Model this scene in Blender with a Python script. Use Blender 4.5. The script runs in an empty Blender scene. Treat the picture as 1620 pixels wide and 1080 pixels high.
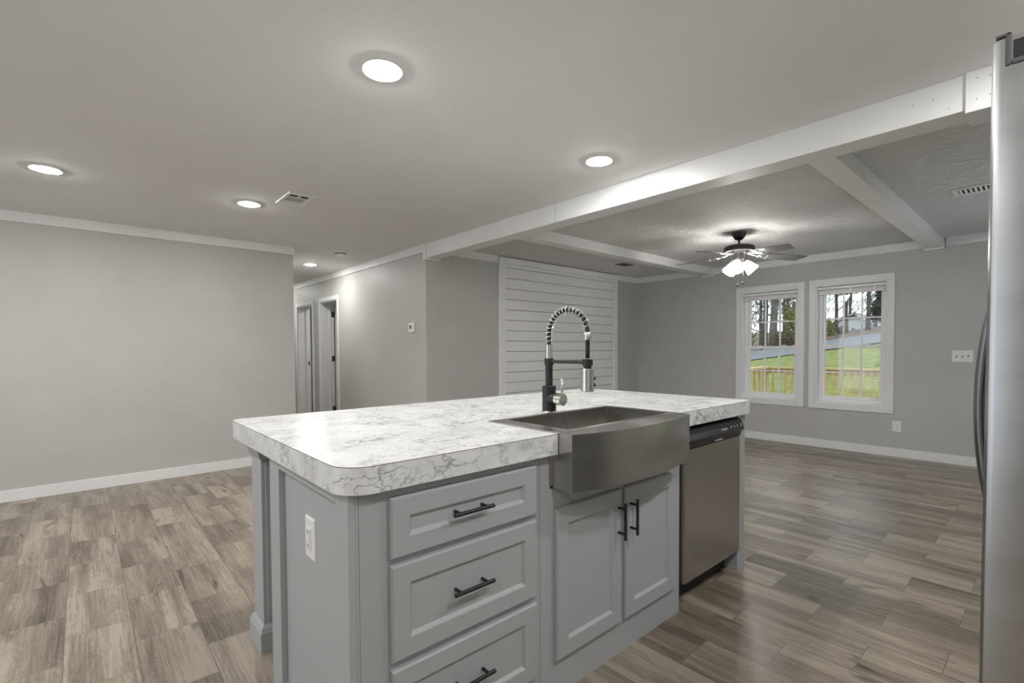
import bpy, bmesh, math, random
from mathutils import Vector, Matrix

scene = bpy.context.scene
COL = scene.collection
PI = math.pi
random.seed(7)

# ------------------------------------------------------------------ camera
HC = 1.2571
R2 = Vector((0.6630961, 0.7485166, -0.0051432))
U2 = Vector((-0.0166380, 0.0216079, 0.9996281))
FW = Vector((-0.7483493, 0.6627639, -0.0267819))
cd = bpy.data.cameras.new('camera')
cam = bpy.data.objects.new('camera', cd)
COL.objects.link(cam)
m = Matrix.Identity(4)
for i in range(3):
    m[i][0] = R2[i]; m[i][1] = U2[i]; m[i][2] = -FW[i]
m[2][3] = HC
cam.matrix_world = m
cd.sensor_fit = 'HORIZONTAL'; cd.sensor_width = 36.0
cd.lens = 768.729 / 1620 * 36.0
cd.shift_y = 33.385 / 1620
cd.clip_start = 0.02; cd.clip_end = 400
scene.camera = cam

# ------------------------------------------------------------------ world, exposure
w = bpy.data.worlds.new('overcast_sky'); scene.world = w
w.use_nodes = True
nt = w.node_tree
bg = nt.nodes['Background']
bg.inputs['Color'].default_value = (0.86, 0.93, 1.0, 1)
bg.inputs['Strength'].default_value = 2.2
vs = scene.view_settings
vs.view_transform = 'Standard'; vs.look = 'None'; vs.gamma = 1.0; vs.exposure = 0.0
vs.use_curve_mapping = False
LENS_STRENGTH = 360.0
SHADE_STRENGTH = 48.0

# ------------------------------------------------------------------ dimensions
H = 2.44
XL = -5.8425      # left wall
YC = 1.836        # its end at the hallway
YT = 2.899        # thermostat wall / marriage line
XT = -4.7195      # shiplap wall
YW = 7.0          # window wall
XR = 0.90         # wall behind the refrigerator
YB = -3.4         # wall behind the camera
XH = -11.2        # end of the hallway
ZC = 0.963        # counter top
CB = 0.891        # counter underside

# ------------------------------------------------------------------ materials
def mat(name, color, rough=0.5, metal=0.0, spec=None, emit=None, es=0.0):
    m = bpy.data.materials.new(name); m.use_nodes = True
    b = m.node_tree.nodes['Principled BSDF']
    b.inputs['Base Color'].default_value = (*color, 1)
    b.inputs['Roughness'].default_value = rough
    b.inputs['Metallic'].default_value = metal
    if spec is not None: b.inputs['Specular IOR Level'].default_value = spec
    if emit:
        b.inputs['Emission Color'].default_value = (*emit, 1)
        b.inputs['Emission Strength'].default_value = es
    return m

class N:
    """small node helper"""
    def __init__(s, m):
        s.t = m.node_tree; s.b = s.t.nodes['Principled BSDF']
    def n(s, typ, **kw):
        x = s.t.nodes.new(typ)
        for k, v in kw.items():
            if k.startswith('i_'):
                x.inputs[k[2:].replace('_', ' ')].default_value = v
            else: setattr(x, k, v)
        return x
    def l(s, a, b): s.t.links.new(a, b)
    def ramp(s, fac, stops):
        r = s.n('ShaderNodeValToRGB')
        e = r.color_ramp.elements
        while len(e) < len(stops): e.new(0.5)
        for el, (p, c) in zip(e, stops):
            el.position = p; el.color = (*c, 1) if len(c) == 3 else c
        s.l(fac, r.inputs['Fac']); return r.outputs['Color']
    def mix(s, a, b, fac, mode='MIX'):
        x = s.n('ShaderNodeMix', data_type='RGBA', blend_type=mode)
        for sock, v in ((x.inputs['A'], a), (x.inputs['B'], b), (x.inputs['Factor'], fac)):
            pass
        ins = [i for i in x.inputs if i.enabled]
        d = {'Factor': None, 'A': None, 'B': None}
        for i in ins: d[i.name] = i
        for k, v in (('Factor', fac), ('A', a), ('B', b)):
            if hasattr(v, 'is_linked') or isinstance(v, bpy.types.NodeSocket): s.l(v, d[k])
            else: d[k].default_value = v if k == 'Factor' else (*v, 1)
        return [o for o in x.outputs if o.enabled][0]
    def math(s, op, a, b=None):
        x = s.n('ShaderNodeMath', operation=op)
        for i, v in enumerate((a, b)):
            if v is None: continue
            if isinstance(v, bpy.types.NodeSocket): s.l(v, x.inputs[i])
            else: x.inputs[i].default_value = v
        return x.outputs[0]
    def coord(s, scale=(1, 1, 1), loc=(0, 0, 0)):
        tc = s.n('ShaderNodeTexCoord'); mp = s.n('ShaderNodeMapping')
        mp.inputs['Scale'].default_value = scale; mp.inputs['Location'].default_value = loc
        s.l(tc.outputs['Object'], mp.inputs['Vector']); return mp.outputs['Vector']
    def noise(s, vec, scale, detail=4, rough=0.55, dist=0.0):
        x = s.n('ShaderNodeTexNoise')
        x.inputs['Scale'].default_value = scale; x.inputs['Detail'].default_value = detail
        x.inputs['Roughness'].default_value = rough; x.inputs['Distortion'].default_value = dist
        s.l(vec, x.inputs['Vector']); return x.outputs['Fac']
    def bump(s, h, strength=0.2, dist=0.01):
        x = s.n('ShaderNodeBump'); x.inputs['Strength'].default_value = strength
        x.inputs['Distance'].default_value = dist
        s.l(h, x.inputs['Height']); s.l(x.outputs['Normal'], s.b.inputs['Normal'])

def painted(name, col, rough=0.55, bump=0.05, scale=90, mott=0.03):
    m = mat(name, col, rough); k = N(m)
    v = k.coord()
    h = k.noise(v, scale, 3)
    k.bump(h, bump, 0.004)
    big = k.noise(v, 2.5, 3)
    lo = tuple(c * (1 - mott) for c in col); hi = tuple(min(1, c * (1 + mott)) for c in col)
    k.l(k.ramp(big, [(0.3, lo), (0.7, hi)]), k.b.inputs['Base Color'])
    return m

M = {}
M['wall'] = painted('wall_paint_greige', (0.50, 0.495, 0.475), 0.5, 0.06, 140)
M['ceil'] = painted('ceiling_paint', (0.80, 0.795, 0.785), 0.85, 0.10, 110, 0.015)
M['trim'] = painted('trim_white_paint', (0.78, 0.78, 0.775), 0.4, 0.03, 60)
M['white'] = mat('white_plastic', (0.82, 0.82, 0.81), 0.35)
M['vinyl'] = mat('white_vinyl', (0.88, 0.89, 0.90), 0.35)
M['dark'] = mat('dark_void', (0.015, 0.015, 0.015), 0.8)
M['black'] = mat('matte_black_metal', (0.014, 0.014, 0.016), 0.38, 0.0)
M['chrome'] = mat('brushed_nickel', (0.72, 0.71, 0.69), 0.22, 1.0)
M['bronze'] = mat('oil_rubbed_bronze', (0.035, 0.03, 0.027), 0.45, 0.3)
M['slot'] = mat('slot_dark', (0.05, 0.05, 0.05), 0.6)
M['grayplastic'] = mat('grey_plastic', (0.085, 0.085, 0.092), 0.35)
M['logo'] = mat('silver_lettering', (0.65, 0.67, 0.7), 0.35)
M['hallpaint'] = painted('door_paint_white', (0.72, 0.72, 0.73), 0.4, 0.02)

# heavily textured living room ceiling
m = painted('stomp_textured_ceiling', (0.80, 0.795, 0.785), 0.85, 0.1, 110, 0.015); k = N(m)
v = k.coord((14, 26, 14)); h1 = k.noise(v, 1.0, 4, 0.6, 1.2)
k.bump(h1, 1.0, 0.045)
M['ceil_tex'] = m

# whitewashed pine boards
m = mat('whitewashed_boards', (0.8, 0.8, 0.79), 0.5); k = N(m)
v = k.coord((30, 1.6, 30)); g = k.noise(v, 1.6, 5, 0.6, 0.6)
c = k.ramp(g, [(0.3, (0.81, 0.81, 0.805)), (0.65, (0.87, 0.87, 0.86))])
vo = k.n('ShaderNodeTexVoronoi'); vo.inputs['Scale'].default_value = 3.2
k.l(k.coord((1, 1, 1.6)), vo.inputs['Vector'])
kn = k.ramp(vo.outputs['Distance'], [(0.0, (0.60, 0.58, 0.55)), (0.055, (1, 1, 1))])
k.l(k.mix(c, kn, 0.45, 'MULTIPLY'), k.b.inputs['Base Color'])
k.bump(g, 0.05, 0.003)
M['boards'] = m

# cabinet paint
m = mat('cabinet_grey_paint', (0.415, 0.432, 0.448), 0.42); k = N(m)
v = k.coord((1, 1, 0.15)); h = k.noise(v, 120, 3); k.bump(h, 0.03, 0.002)
M['cab'] = m

# stainless
def stainless(name, col, rough, sc, aniso=0.0, rot=0.0):
    m = mat(name, col, rough, 1.0); k = N(m)
    k.b.inputs['Anisotropic'].default_value = aniso; k.b.inputs['Anisotropic Rotation'].default_value = rot
    h = k.noise(k.coord(sc), 1.0, 3, 0.5)
    r = k.n('ShaderNodeMapRange'); r.inputs['To Min'].default_value = rough - 0.03
    r.inputs['To Max'].default_value = rough + 0.05
    k.l(h, r.inputs['Value']); k.l(r.outputs['Result'], k.b.inputs['Roughness'])
    lo = tuple(c * 0.93 for c in col); hi = tuple(min(1, c * 1.06) for c in col)
    k.l(k.ramp(h, [(0.3, lo), (0.7, hi)]), k.b.inputs['Base Color'])
    return m
M['steel'] = stainless('brushed_stainless', (0.54, 0.525, 0.505), 0.24, (2, 2, 30), 0.55)
M['steel_dw'] = stainless('brushed_stainless_warm', (0.44, 0.415, 0.375), 0.33, (120, 120, 3), 0.4)
M['steel_in'] = stainless('satin_stainless', (0.42, 0.405, 0.38), 0.24, (3, 60, 60), 0.0)
M['steel_fr'] = stainless('refrigerator_stainless', (0.47, 0.475, 0.485), 0.30, (2, 2, 14), 0.3)
M['steel_dk'] = stainless('dark_handle_metal', (0.22, 0.225, 0.235), 0.30, (2, 2, 5), 0.2)

# marble laminate
m = mat('marble_laminate', (0.8, 0.8, 0.8), 0.22); k = N(m)
v = k.coord((1.0, 0.62, 1.0))
wn = k.n('ShaderNodeTexNoise'); wn.inputs['Scale'].default_value = 5.0; wn.inputs['Detail'].default_value = 5
wn.inputs['Roughness'].default_value = 0.62
k.l(v, wn.inputs['Vector'])
va = k.n('ShaderNodeVectorMath', operation='SCALE'); va.inputs['Scale'].default_value = 0.42
k.l(wn.outputs['Color'], va.inputs[0])
ad = k.n('ShaderNodeVectorMath', operation='ADD'); k.l(v, ad.inputs[0]); k.l(va.outputs[0], ad.inputs[1])
def veins(scale, width):
    vo = k.n('ShaderNodeTexVoronoi', feature='DISTANCE_TO_EDGE'); vo.inputs['Scale'].default_value = scale
    k.l(ad.outputs[0], vo.inputs['Vector'])
    return k.ramp(vo.outputs['Distance'], [(0.0, (1, 1, 1)), (width * 0.35, (0.5, 0.5, 0.5)), (width, (0, 0, 0))])
v1 = veins(10.5, 0.075); v2 = veins(25.0, 0.12)
msk = k.ramp(k.noise(v, 6.0, 4, 0.6), [(0.40, (0.03, 0.03, 0.03)), (0.66, (1, 1, 1))])
msk2 = k.ramp(k.noise(k.coord((1.3, 1, 1.1), (3, 5, 1)), 9.0, 4, 0.6), [(0.45, (0, 0, 0)), (0.68, (1, 1, 1))])
a1 = k.mix(v1, msk, 1.0, 'MULTIPLY'); a2 = k.mix(v2, msk2, 1.0, 'MULTIPLY')
tot = k.mix(a1, a2, 0.8, 'ADD')
cloud = k.ramp(k.noise(v, 7.0, 5, 0.6, 0.6), [(0.28, (0.62, 0.628, 0.635)), (0.56, (0.80, 0.806, 0.805))])
fin = k.mix(cloud, (0.17, 0.175, 0.20), k.math('MULTIPLY', tot, 0.86))
k.l(fin, k.b.inputs['Base Color'])
M['marble'] = m
M['seam'] = mat('laminate_seam', (0.16, 0.13, 0.10), 0.5)

# wood look tile floor
m = mat('wood_look_floor', (0.3, 0.25, 0.2), 0.3); k = N(m)
vec = k.coord((1, 1, 1), (0.99, -0.148, 0))
def brick(mortar):
    br = k.n('ShaderNodeTexBrick', offset=0.5, offset_frequency=2, squash=1.0)
    br.inputs['Scale'].default_value = 1.0
    br.inputs['Brick Width'].default_value = 0.472; br.inputs['Row Height'].default_value = 0.2308
    br.inputs['Mortar Size'].default_value = mortar; br.inputs['Mortar Smooth'].default_value = 0.1
    br.inputs['Color1'].default_value = (0, 0, 0, 1); br.inputs['Color2'].default_value = (1, 1, 1, 1)
    br.inputs['Mortar'].default_value = (0.5, 0.5, 0.5, 1)
    k.l(vec, br.inputs['Vector']); return br
br = brick(0.0017)
rnd = br.outputs['Color']; mort = br.outputs['Fac']
# shift the grain per tile
cmb = k.n('ShaderNodeCombineXYZ')
sep = k.n('ShaderNodeSeparateColor'); k.l(rnd, sep.inputs[0])
k.l(k.math('MULTIPLY', sep.outputs[0], 37.0), cmb.inputs[0]); k.l(k.math('MULTIPLY', sep.outputs[0], 91.0), cmb.inputs[1])
k.l(k.math('MULTIPLY', sep.outputs[0], 53.0), cmb.inputs[2])
def gv(scale):
    mp = k.n('ShaderNodeMapping'); mp.inputs['Scale'].default_value = scale
    k.l(vec, mp.inputs['Vector'])
    a = k.n('ShaderNodeVectorMath', operation='ADD'); k.l(mp.outputs[0], a.inputs[0]); k.l(cmb.outputs[0], a.inputs[1])
    return a.outputs[0]
broad = k.noise(gv((0.55, 4.4, 1)), 1.6, 3, 0.5, 0.5)
fine = k.noise(gv((1.3, 52, 1)), 2.2, 5, 0.62, 0.35)
wv = k.n('ShaderNodeTexNoise'); wv.inputs['Scale'].default_value = 1.3; wv.inputs['Detail'].default_value = 2
wv.inputs['Distortion'].default_value = 1.4
k.l(gv((1.4, 7.5, 1)), wv.inputs['Vector'])
rings = k.math('SINE', k.math('MULTIPLY', wv.outputs['Fac'], 60.0))
t = k.math('ADD', k.math('MULTIPLY', broad, 0.95), k.math('MULTIPLY', fine, 0.56))
t = k.math('ADD', t, k.math('MULTIPLY', rings, 0.03))
t = k.math('ADD', t, k.math('MULTIPLY', k.math('SUBTRACT', sep.outputs[0], -0.33), 0.12))
kno = k.noise(gv((2.2, 9.0, 1)), 1.5, 2, 0.5, 0.8)
kd = k.ramp(kno, [(0.24, (0.42, 0.40, 0.38)), (0.36, (1, 1, 1))])
wood = k.ramp(t, [(0.55, (0.088, 0.069, 0.052)), (0.72, (0.172, 0.139, 0.108)), (0.88, (0.275, 0.229, 0.180)), (1.06, (0.385, 0.327, 0.262))])
wood = k.mix(wood, kd, 1.0, 'MULTIPLY')
k.l(k.mix(wood, (0.15, 0.135, 0.12), mort), k.b.inputs['Base Color'])
rr = k.n('ShaderNodeMapRange'); rr.inputs['To Min'].default_value = 0.24; rr.inputs['To Max'].default_value = 0.42
k.l(fine, rr.inputs['Value']); k.l(rr.outputs['Result'], k.b.inputs['Roughness'])
hh = k.math('SUBTRACT', k.math('MULTIPLY', fine, 0.25), k.math('MULTIPLY', mort, 1.0))
k.bump(hh, 0.35, 0.003)
M['floor'] = m

# glass that lets the light through and mirrors at its surface
m = bpy.data.materials.new('window_glass'); m.use_nodes = True
t_ = m.node_tree; t_.nodes.clear()
o_ = t_.nodes.new('ShaderNodeOutputMaterial'); mx = t_.nodes.new('ShaderNodeMixShader')
tr = t_.nodes.new('ShaderNodeBsdfTransparent'); gl = t_.nodes.new('ShaderNodeBsdfGlossy'); fr = t_.nodes.new('ShaderNodeFresnel')
tr.inputs['Color'].default_value = (0.96, 0.98, 0.97, 1); gl.inputs['Roughness'].default_value = 0.02
fr.inputs['IOR'].default_value = 1.5
t_.links.new(fr.outputs[0], mx.inputs[0]); t_.links.new(tr.outputs[0], mx.inputs[1]); t_.links.new(gl.outputs[0], mx.inputs[2])
t_.links.new(mx.outputs[0], o_.inputs[0])
M['glass'] = m

M['lens'] = mat('lit_lens', (0.9, 0.9, 0.88), 0.5, emit=(1.0, 0.985, 0.955), es=LENS_STRENGTH)
M['shade'] = mat('lit_frosted_glass', (0.9, 0.9, 0.88), 0.4, emit=(1.0, 0.97, 0.925), es=SHADE_STRENGTH)
m = mat('fan_blade_charcoal', (0.10, 0.10, 0.105), 0.32); k = N(m)
h = k.noise(k.coord((8, 8, 8)), 3, 4); k.l(k.ramp(h, [(0.3, (0.085, 0.085, 0.09)), (0.7, (0.12, 0.12, 0.125))]), k.b.inputs['Base Color'])
M['blade'] = m

# outdoors
def ground(name, stops, scale, bumpv=0.4):
    m = mat(name, stops[0][1], 0.9); k = N(m); v = k.coord()
    n1 = k.noise(v, scale, 6, 0.65); k.l(k.ramp(n1, stops), k.b.inputs['Base Color']); k.bump(n1, bumpv, 0.05)
    return m
M['lawn'] = ground('lawn_grass', [(0.30, (0.075, 0.070, 0.020)), (0.45, (0.135, 0.155, 0.028)), (0.60, (0.205, 0.235, 0.045)), (0.75, (0.260, 0.265, 0.075))], 4.5)
M['gravel'] = ground('driveway_gravel', [(0.35, (0.11, 0.115, 0.125)), (0.65, (0.20, 0.21, 0.225))], 5)
M['litter'] = ground('leaf_litter', [(0.35, (0.043, 0.031, 0.022)), (0.5, (0.124, 0.087, 0.056)), (0.7, (0.205, 0.155, 0.105))], 2.5)
M['lumber'] = ground('treated_lumber', [(0.3, (0.42, 0.31, 0.13)), (0.7, (0.58, 0.45, 0.23))], 6, 0.1)
M['bark'] = ground('tree_bark', [(0.35, (0.043, 0.037, 0.031)), (0.65, (0.124, 0.108, 0.093))], 3)
M['bark_pale'] = ground('pale_bark', [(0.35, (0.081, 0.071, 0.062)), (0.65, (0.186, 0.167, 0.146))], 3)
M['twig'] = mat('bare_twigs', (0.062, 0.053, 0.043), 0.9)
M['spring'] = ground('spring_leaves', [(0.35, (0.124, 0.136, 0.031)), (0.65, (0.260, 0.273, 0.081))], 3)
M['evergreen'] = ground('evergreen_needles', [(0.35, (0.015, 0.025, 0.012)), (0.65, (0.043, 0.056, 0.031))], 4)
M['siding'] = mat('white_siding', (0.446, 0.459, 0.471), 0.6)
M['roof'] = mat('grey_shingle', (0.260, 0.267, 0.279), 0.9)
M['hwin'] = mat('dark_window', (0.025, 0.031, 0.037), 0.2)

# ------------------------------------------------------------------ mesh builder
ORG = {}
def origin(o):
    return ORG.get(o.name, Vector((0, 0, 0))) if o else Vector((0, 0, 0))

class MB:
    def __init__(s): s.bm = bmesh.new()
    def quad(s, pts, mi=0):
        f = s.bm.faces.new([s.bm.verts.new(p) for p in pts]); f.material_index = mi; return f
    def box(s, x0, x1, y0, y1, z0, z1, mi=0):
        x0, x1 = sorted((x0, x1)); y0, y1 = sorted((y0, y1)); z0, z1 = sorted((z0, z1))
        v = [s.bm.verts.new(p) for p in ((x0, y0, z0), (x1, y0, z0), (x1, y1, z0), (x0, y1, z0), (x0, y0, z1), (x1, y0, z1), (x1, y1, z1), (x0, y1, z1))]
        for q in ((3, 2, 1, 0), (4, 5, 6, 7), (0, 1, 5, 4), (1, 2, 6, 5), (2, 3, 7, 6), (3, 0, 4, 7)):
            s.bm.faces.new([v[i] for i in q]).material_index = mi
        return s
    def obox(s, c, ax, ay, az, hx, hy, hz):
        c = Vector(c); v = []
        for sz in (-1, 1):
            for sx, sy in ((-1, -1), (1, -1), (1, 1), (-1, 1)):
                v.append(s.bm.verts.new(c + ax * hx * sx + ay * hy * sy + az * hz * sz))
        for q in ((3, 2, 1, 0), (4, 5, 6, 7), (0, 1, 5, 4), (1, 2, 6, 5), (2, 3, 7, 6), (3, 0, 4, 7)):
            s.bm.faces.new([v[i] for i in q])
        return s
    def loops(s, rings, close=True, cap0=True, cap1=True, mi=0):
        vs = [[s.bm.verts.new(p) for p in r] for r in rings]
        n = len(vs[0])
        for a, b in zip(vs, vs[1:]):
            for i in range(n if close else n - 1):
                j = (i + 1) % n
                s.bm.faces.new((a[i], a[j], b[j], b[i])).material_index = mi
        if cap0: s.bm.faces.new(list(reversed(vs[0]))).material_index = mi
        if cap1: s.bm.faces.new(vs[-1]).material_index = mi
        return s
    def lathe(s, prof, base=(0, 0, 0), axis=(0, 0, 1), seg=24, cap0=True, cap1=True):
        a = Vector(axis).normalized(); b = Vector(base)
        u = a.orthogonal().normalized(); v = a.cross(u)
        return s.loops([[b + a * h + (u * math.cos(2 * PI * i / seg) + v * math.sin(2 * PI * i / seg)) * r for i in range(seg)] for r, h in prof], True, cap0, cap1)
    def cyl(s, p0, p1, r0, r1=None, seg=16):
        p0 = Vector(p0); p1 = Vector(p1); r1 = r0 if r1 is None else r1
        return s.lathe([(r0, 0), (r1, (p1 - p0).length)], p0, p1 - p0, seg)
    def tube(s, pts, rad, seg=10, flat=None):
        pts = [Vector(p) for p in pts]; n = len(pts); rings = []
        rad = rad if isinstance(rad, (list, tuple)) else [rad] * n
        t0 = (pts[1] - pts[0]).normalized(); u = t0.orthogonal().normalized()
        for i, p in enumerate(pts):
            t = (pts[min(i + 1, n - 1)] - pts[max(i - 1, 0)]).normalized()
            u = (u - t * u.dot(t)).normalized(); v = t.cross(u)
            rings.append([p + (u * math.cos(2 * PI * k / seg) + v * math.sin(2 * PI * k / seg)) * rad[i] for k in range(seg)])
        return s.loops(rings)
    def prism(s, poly, z0, z1, axis='z'):
        def P(a, b, c):
            return {'z': (a, b, c), 'y': (a, c, b), 'x': (c, a, b)}[axis]
        return s.loops([[P(a, b, z0) for a, b in poly], [P(a, b, z1) for a, b in poly]])
    def rings(s, org, U, V, Nn, w, h, prof, back=True):
        """concentric rectangles: prof is a list of (inset, height)"""
        org = Vector(org); rs = []
        for ins, d in prof:
            rs.append([org + U * a + V * b + Nn * d for a, b in ((ins, ins), (w - ins, ins), (w - ins, h - ins), (ins, h - ins))])
        return s.loops(rs, True, back, True)
    def done(s, name, material, parent=None, bevel=0.0, smooth=False, seg=2, angle=40):
        bmesh.ops.recalc_face_normals(s.bm, faces=s.bm.faces)
        me = bpy.data.meshes.new(name); o = bpy.data.objects.new(name, me)
        if parent is None:
            xs = [v.co for v in s.bm.verts]
            w0 = Vector((0, 0, 0))
        else: w0 = origin(parent)
        bmesh.ops.translate(s.bm, verts=s.bm.verts, vec=-w0)
        s.bm.to_mesh(me); s.bm.free()
        for mt in (material if isinstance(material, (list, tuple)) else [material]): me.materials.append(mt)
        if smooth:
            for p in me.polygons: p.use_smooth = True
        COL.objects.link(o)
        if parent is not None: o.parent = parent
        ORG[o.name] = w0
        if bevel:
            b = o.modifiers.new('bevel', 'BEVEL'); b.width = bevel; b.segments = seg
            b.limit_method = 'ANGLE'; b.angle_limit = math.radians(angle)
            b.harden_normals = False
        return o

def smooth_by_angle(o, deg=35):
    me = o.data
    for p in me.polygons: p.use_smooth = True
    bm = bmesh.new(); bm.from_mesh(me)
    for e in bm.edges:
        e.smooth = not (len(e.link_faces) == 2 and e.calc_face_angle(0) > math.radians(deg))
    bm.to_mesh(me); bm.free()
    return o

def thing(name, label, cat, loc=(0, 0, 0), group=None):
    o = bpy.data.objects.new(name, None); COL.objects.link(o)
    o.location = loc; o.empty_display_size = 0.05
    ORG[o.name] = Vector(loc)
    o['label'] = label; o['category'] = cat
    if group: o['group'] = group
    return o
def tag(o, label, cat, group=None):
    o['label'] = label; o['category'] = cat
    if group: o['group'] = group
    return o
def struct(o, label=None, cat=None):
    o['kind'] = 'structure'
    if label: o['label'] = label
    if cat: o['category'] = cat
    return o
def sthing(name, label, cat, loc=(0, 0, 0)):
    return struct(thing(name, label, cat, loc))
def dup(root, loc, label, group=None):
    r = root.copy(); COL.objects.link(r); r.location = loc; r['label'] = label
    if group: r['group'] = group
    for ch in list(root.children):
        c = ch.copy(); COL.objects.link(c); c.parent = r
        for g in ch.children:
            d = g.copy(); COL.objects.link(d); d.parent = c
    return r
X, Y, Z = Vector((1, 0, 0)), Vector((0, 1, 0)), Vector((0, 0, 1))

# ================================================================== ROOM SHELL
b = MB(); b.box(XH, XR + 0.12, YB - 0.12, YW + 0.12, -0.12, 0)
struct(b.done('floor', M['floor']), 'wood-look tile floor with staggered short planks and thin grout lines', 'floor')
b = MB()
b.box(XH, XR + 0.12, YB - 0.12, YT + 0.07, H, H + 0.12, 0)
b.box(XH, XT - 0.13, YT + 0.07, YW + 0.12, H, H + 0.12, 0)
b.box(XT - 0.13, XR + 0.12, YT + 0.07, YW + 0.12, H, H + 0.12, 1)
struct(b.done('ceiling', [M['ceil'], M['ceil_tex']]), 'off-white ceiling, smooth over the kitchen and textured over the living area', 'ceiling')

WL = 0.11
b = MB(); b.box(XL - WL, XL, YB, YC, 0, H)
struct(b.done('wall_left', M['wall']), 'plain greige wall at the left, ending at the hallway', 'wall')
b = MB(); b.box(XH, XL - WL, YC - 0.11, YC, 0, H)
struct(b.done('wall_hallway', M['wall']), 'greige wall on the near side of the hallway', 'wall')
b = MB(); b.box(XH - 0.1, XH, YB, YW, 0, H)
struct(b.done('wall_hallway_end', M['wall']), 'greige wall closing the hallway', 'wall')

# marriage wall with two doorways
TW = 0.21
DTOP = 2.03
doors = [(-9.03, -8.29), (-7.93, -7.235)]     # clear openings
b = MB()
xs = [XH] + [q for d in doors for q in d] + [XT]
for i in range(0, len(xs), 2): b.box(xs[i], xs[i + 1], YT, YT + TW, 0, H)
for d in doors: b.box(d[0], d[1], YT, YT + TW, DTOP, H)
struct(b.done('wall_back', M['wall']), 'greige wall with the thermostat and two doorways', 'wall')
b = MB(); b.box(XT - 0.12, XT, YT + TW, YW, 0, H)
struct(b.done('wall_living', M['wall']), 'greige living area wall that carries the white boards', 'wall')
b = MB(); b.box(XH, XT - 0.12, 4.7, 4.8, 0, H)
struct(b.done('wall_bedroom', M['wall']), 'greige bedroom wall beyond the open doorways', 'wall')

# window wall with two openings
WIN = [(-2.995, -2.275, 0.570, 2.035), (-2.070, -1.345, 0.570, 2.042)]
b = MB()
b.box(XT - 0.12, WIN[0][0], YW, YW + 0.16, 0, H); b.box(WIN[0][1], WIN[1][0], YW, YW + 0.16, 0, H)
b.box(WIN[1][1], XR + 0.12, YW, YW + 0.16, 0, H)
for x0, x1, z0, z1 in WIN:
    b.box(x0, x1, YW, YW + 0.16, 0, z0); b.box(x0, x1, YW, YW + 0.16, z1, H)
struct(b.done('wall_window', M['wall']), 'greige living area wall with the two windows', 'wall')
b = MB()
b.box(XR, XR + 0.12, YB, 4.5, 0, H); b.box(XR, XR + 0.12, 6.0, YW, 0, H); b.box(XR, XR + 0.12, 4.5, 6.0, 2.0, H); b.box(XR, XR + 0.12, 4.5, 6.0, 0, 0.3)  # unseen window opening, added and sized to daylight the boards and sink front
struct(b.done('wall_right', M['wall']), 'greige wall behind the refrigerator, with an unseen window opening added for daylight', 'wall')
# wall behind the camera, with a wide unseen opening added to let in fill daylight
b = MB()
b.box(XL, -4.6, YB - 0.12, YB, 0, H); b.box(-2.2, XR, YB - 0.12, YB, 0, H); b.box(-4.6, -2.2, YB - 0.12, YB, 2.1, H)
struct(b.done('wall_front', M['wall']), 'greige wall behind the camera with an unseen opening added for daylight', 'wall')

# crown boards
CH, CT = 0.089, 0.016
n = [0]
def trim(label, *boxes, bevel=0.002, mt='trim'):
    n[0] += 1
    b = MB()
    for q in boxes: b.box(*q)
    return struct(b.done('trim_%d' % n[0], M[mt], None, bevel), label, 'trim')
trim('white crown board along the top of the left wall', (XL, XL + CT, YB, YC + 0.012, H - CH, H))
trim('white crown board along the hallway and thermostat wall', (XH, XT - 0.03, YT - CT, YT, H - CH, H))
trim('white crown board between the beam and the white boards', (XT, XT + CT, YT + 0.15, 3.945, H - CH, H))
trim('short white crown board in the far living room corner', (XT, XT + CT, 6.41, YW, H - CH, H))
trim('white crown board above the windows', (XT, -3.56, YW - CT, YW, H - CH, H), (-3.40, -1.02, YW - CT, YW, H - CH, H))
trim('white crown board right of the right cross beam', (-0.84, XR, YW - CT, YW, H - CH, H))
# baseboards
def baseboard(side, label, *boxes):
    b = MB()
    for q in boxes: b.box(*q)
    return struct(b.done('baseboard_' + side, M['trim'], None, 0.003), label, 'baseboard')
BH = 0.10
baseboard('left', 'white baseboard along the left wall', (XL, XL + 0.014, YB, YC + 0.014, 0, BH))
baseboard('window', 'white baseboard under the windows', (XT, XR, YW - 0.014, YW, 0, BH))
baseboard('living', 'white baseboard along the white board wall', (XT, XT + 0.014, YT + TW, YW, 0, BH))
baseboard('back', 'white baseboard along the thermostat wall', (-7.16, XT + 0.014, YT - 0.014, YT, 0, BH))

# beams
def beam(label, x0, x1, y0, y1, z0, bevel=0.003):
    n[0] += 1
    b = MB(); b.box(x0, x1, y0, y1, z0, H)
    return struct(b.done('trim_%d' % n[0], M['boards'] if False else M['trim'], None, bevel), label, 'beam')
MBZ, MBY = 2.285, 3.062
bm_ = beam('long white wrapped ceiling beam between kitchen and living area', XT + 0.02, -0.292, YT, MBY, MBZ)
b = MB()
for xx in (-2.735,):
    b.box(xx, xx + 0.003, YT - 0.0008, YT, MBZ, H)
b.done('joint_line', mat('board_joint', (0.38, 0.375, 0.37), 0.7), bm_)
b = MB()
random.seed(3)
for xx in (-4.1, -3.9, -0.62, -0.47, -0.40, -0.345, -0.9):
    b.cyl((xx, YT - 0.0008, MBZ + random.uniform(0.02, 0.13)), (xx, YT, MBZ + 0.02), 0.003, seg=8) if False else b.lathe([(0.0022, 0), (0.0022, 0.0008)], (xx, YT - 0.0008, MBZ + random.uniform(0.02, 0.13)), (0, 1, 0), 8)
b.done('nail_heads', M['slot'], bm_)
bw = beam('wider white wrapped end block of the long beam beside the refrigerator', -0.292, XR, YT - 0.016, MBY + 0.016, MBZ - 0.018)
b = MB()
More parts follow.
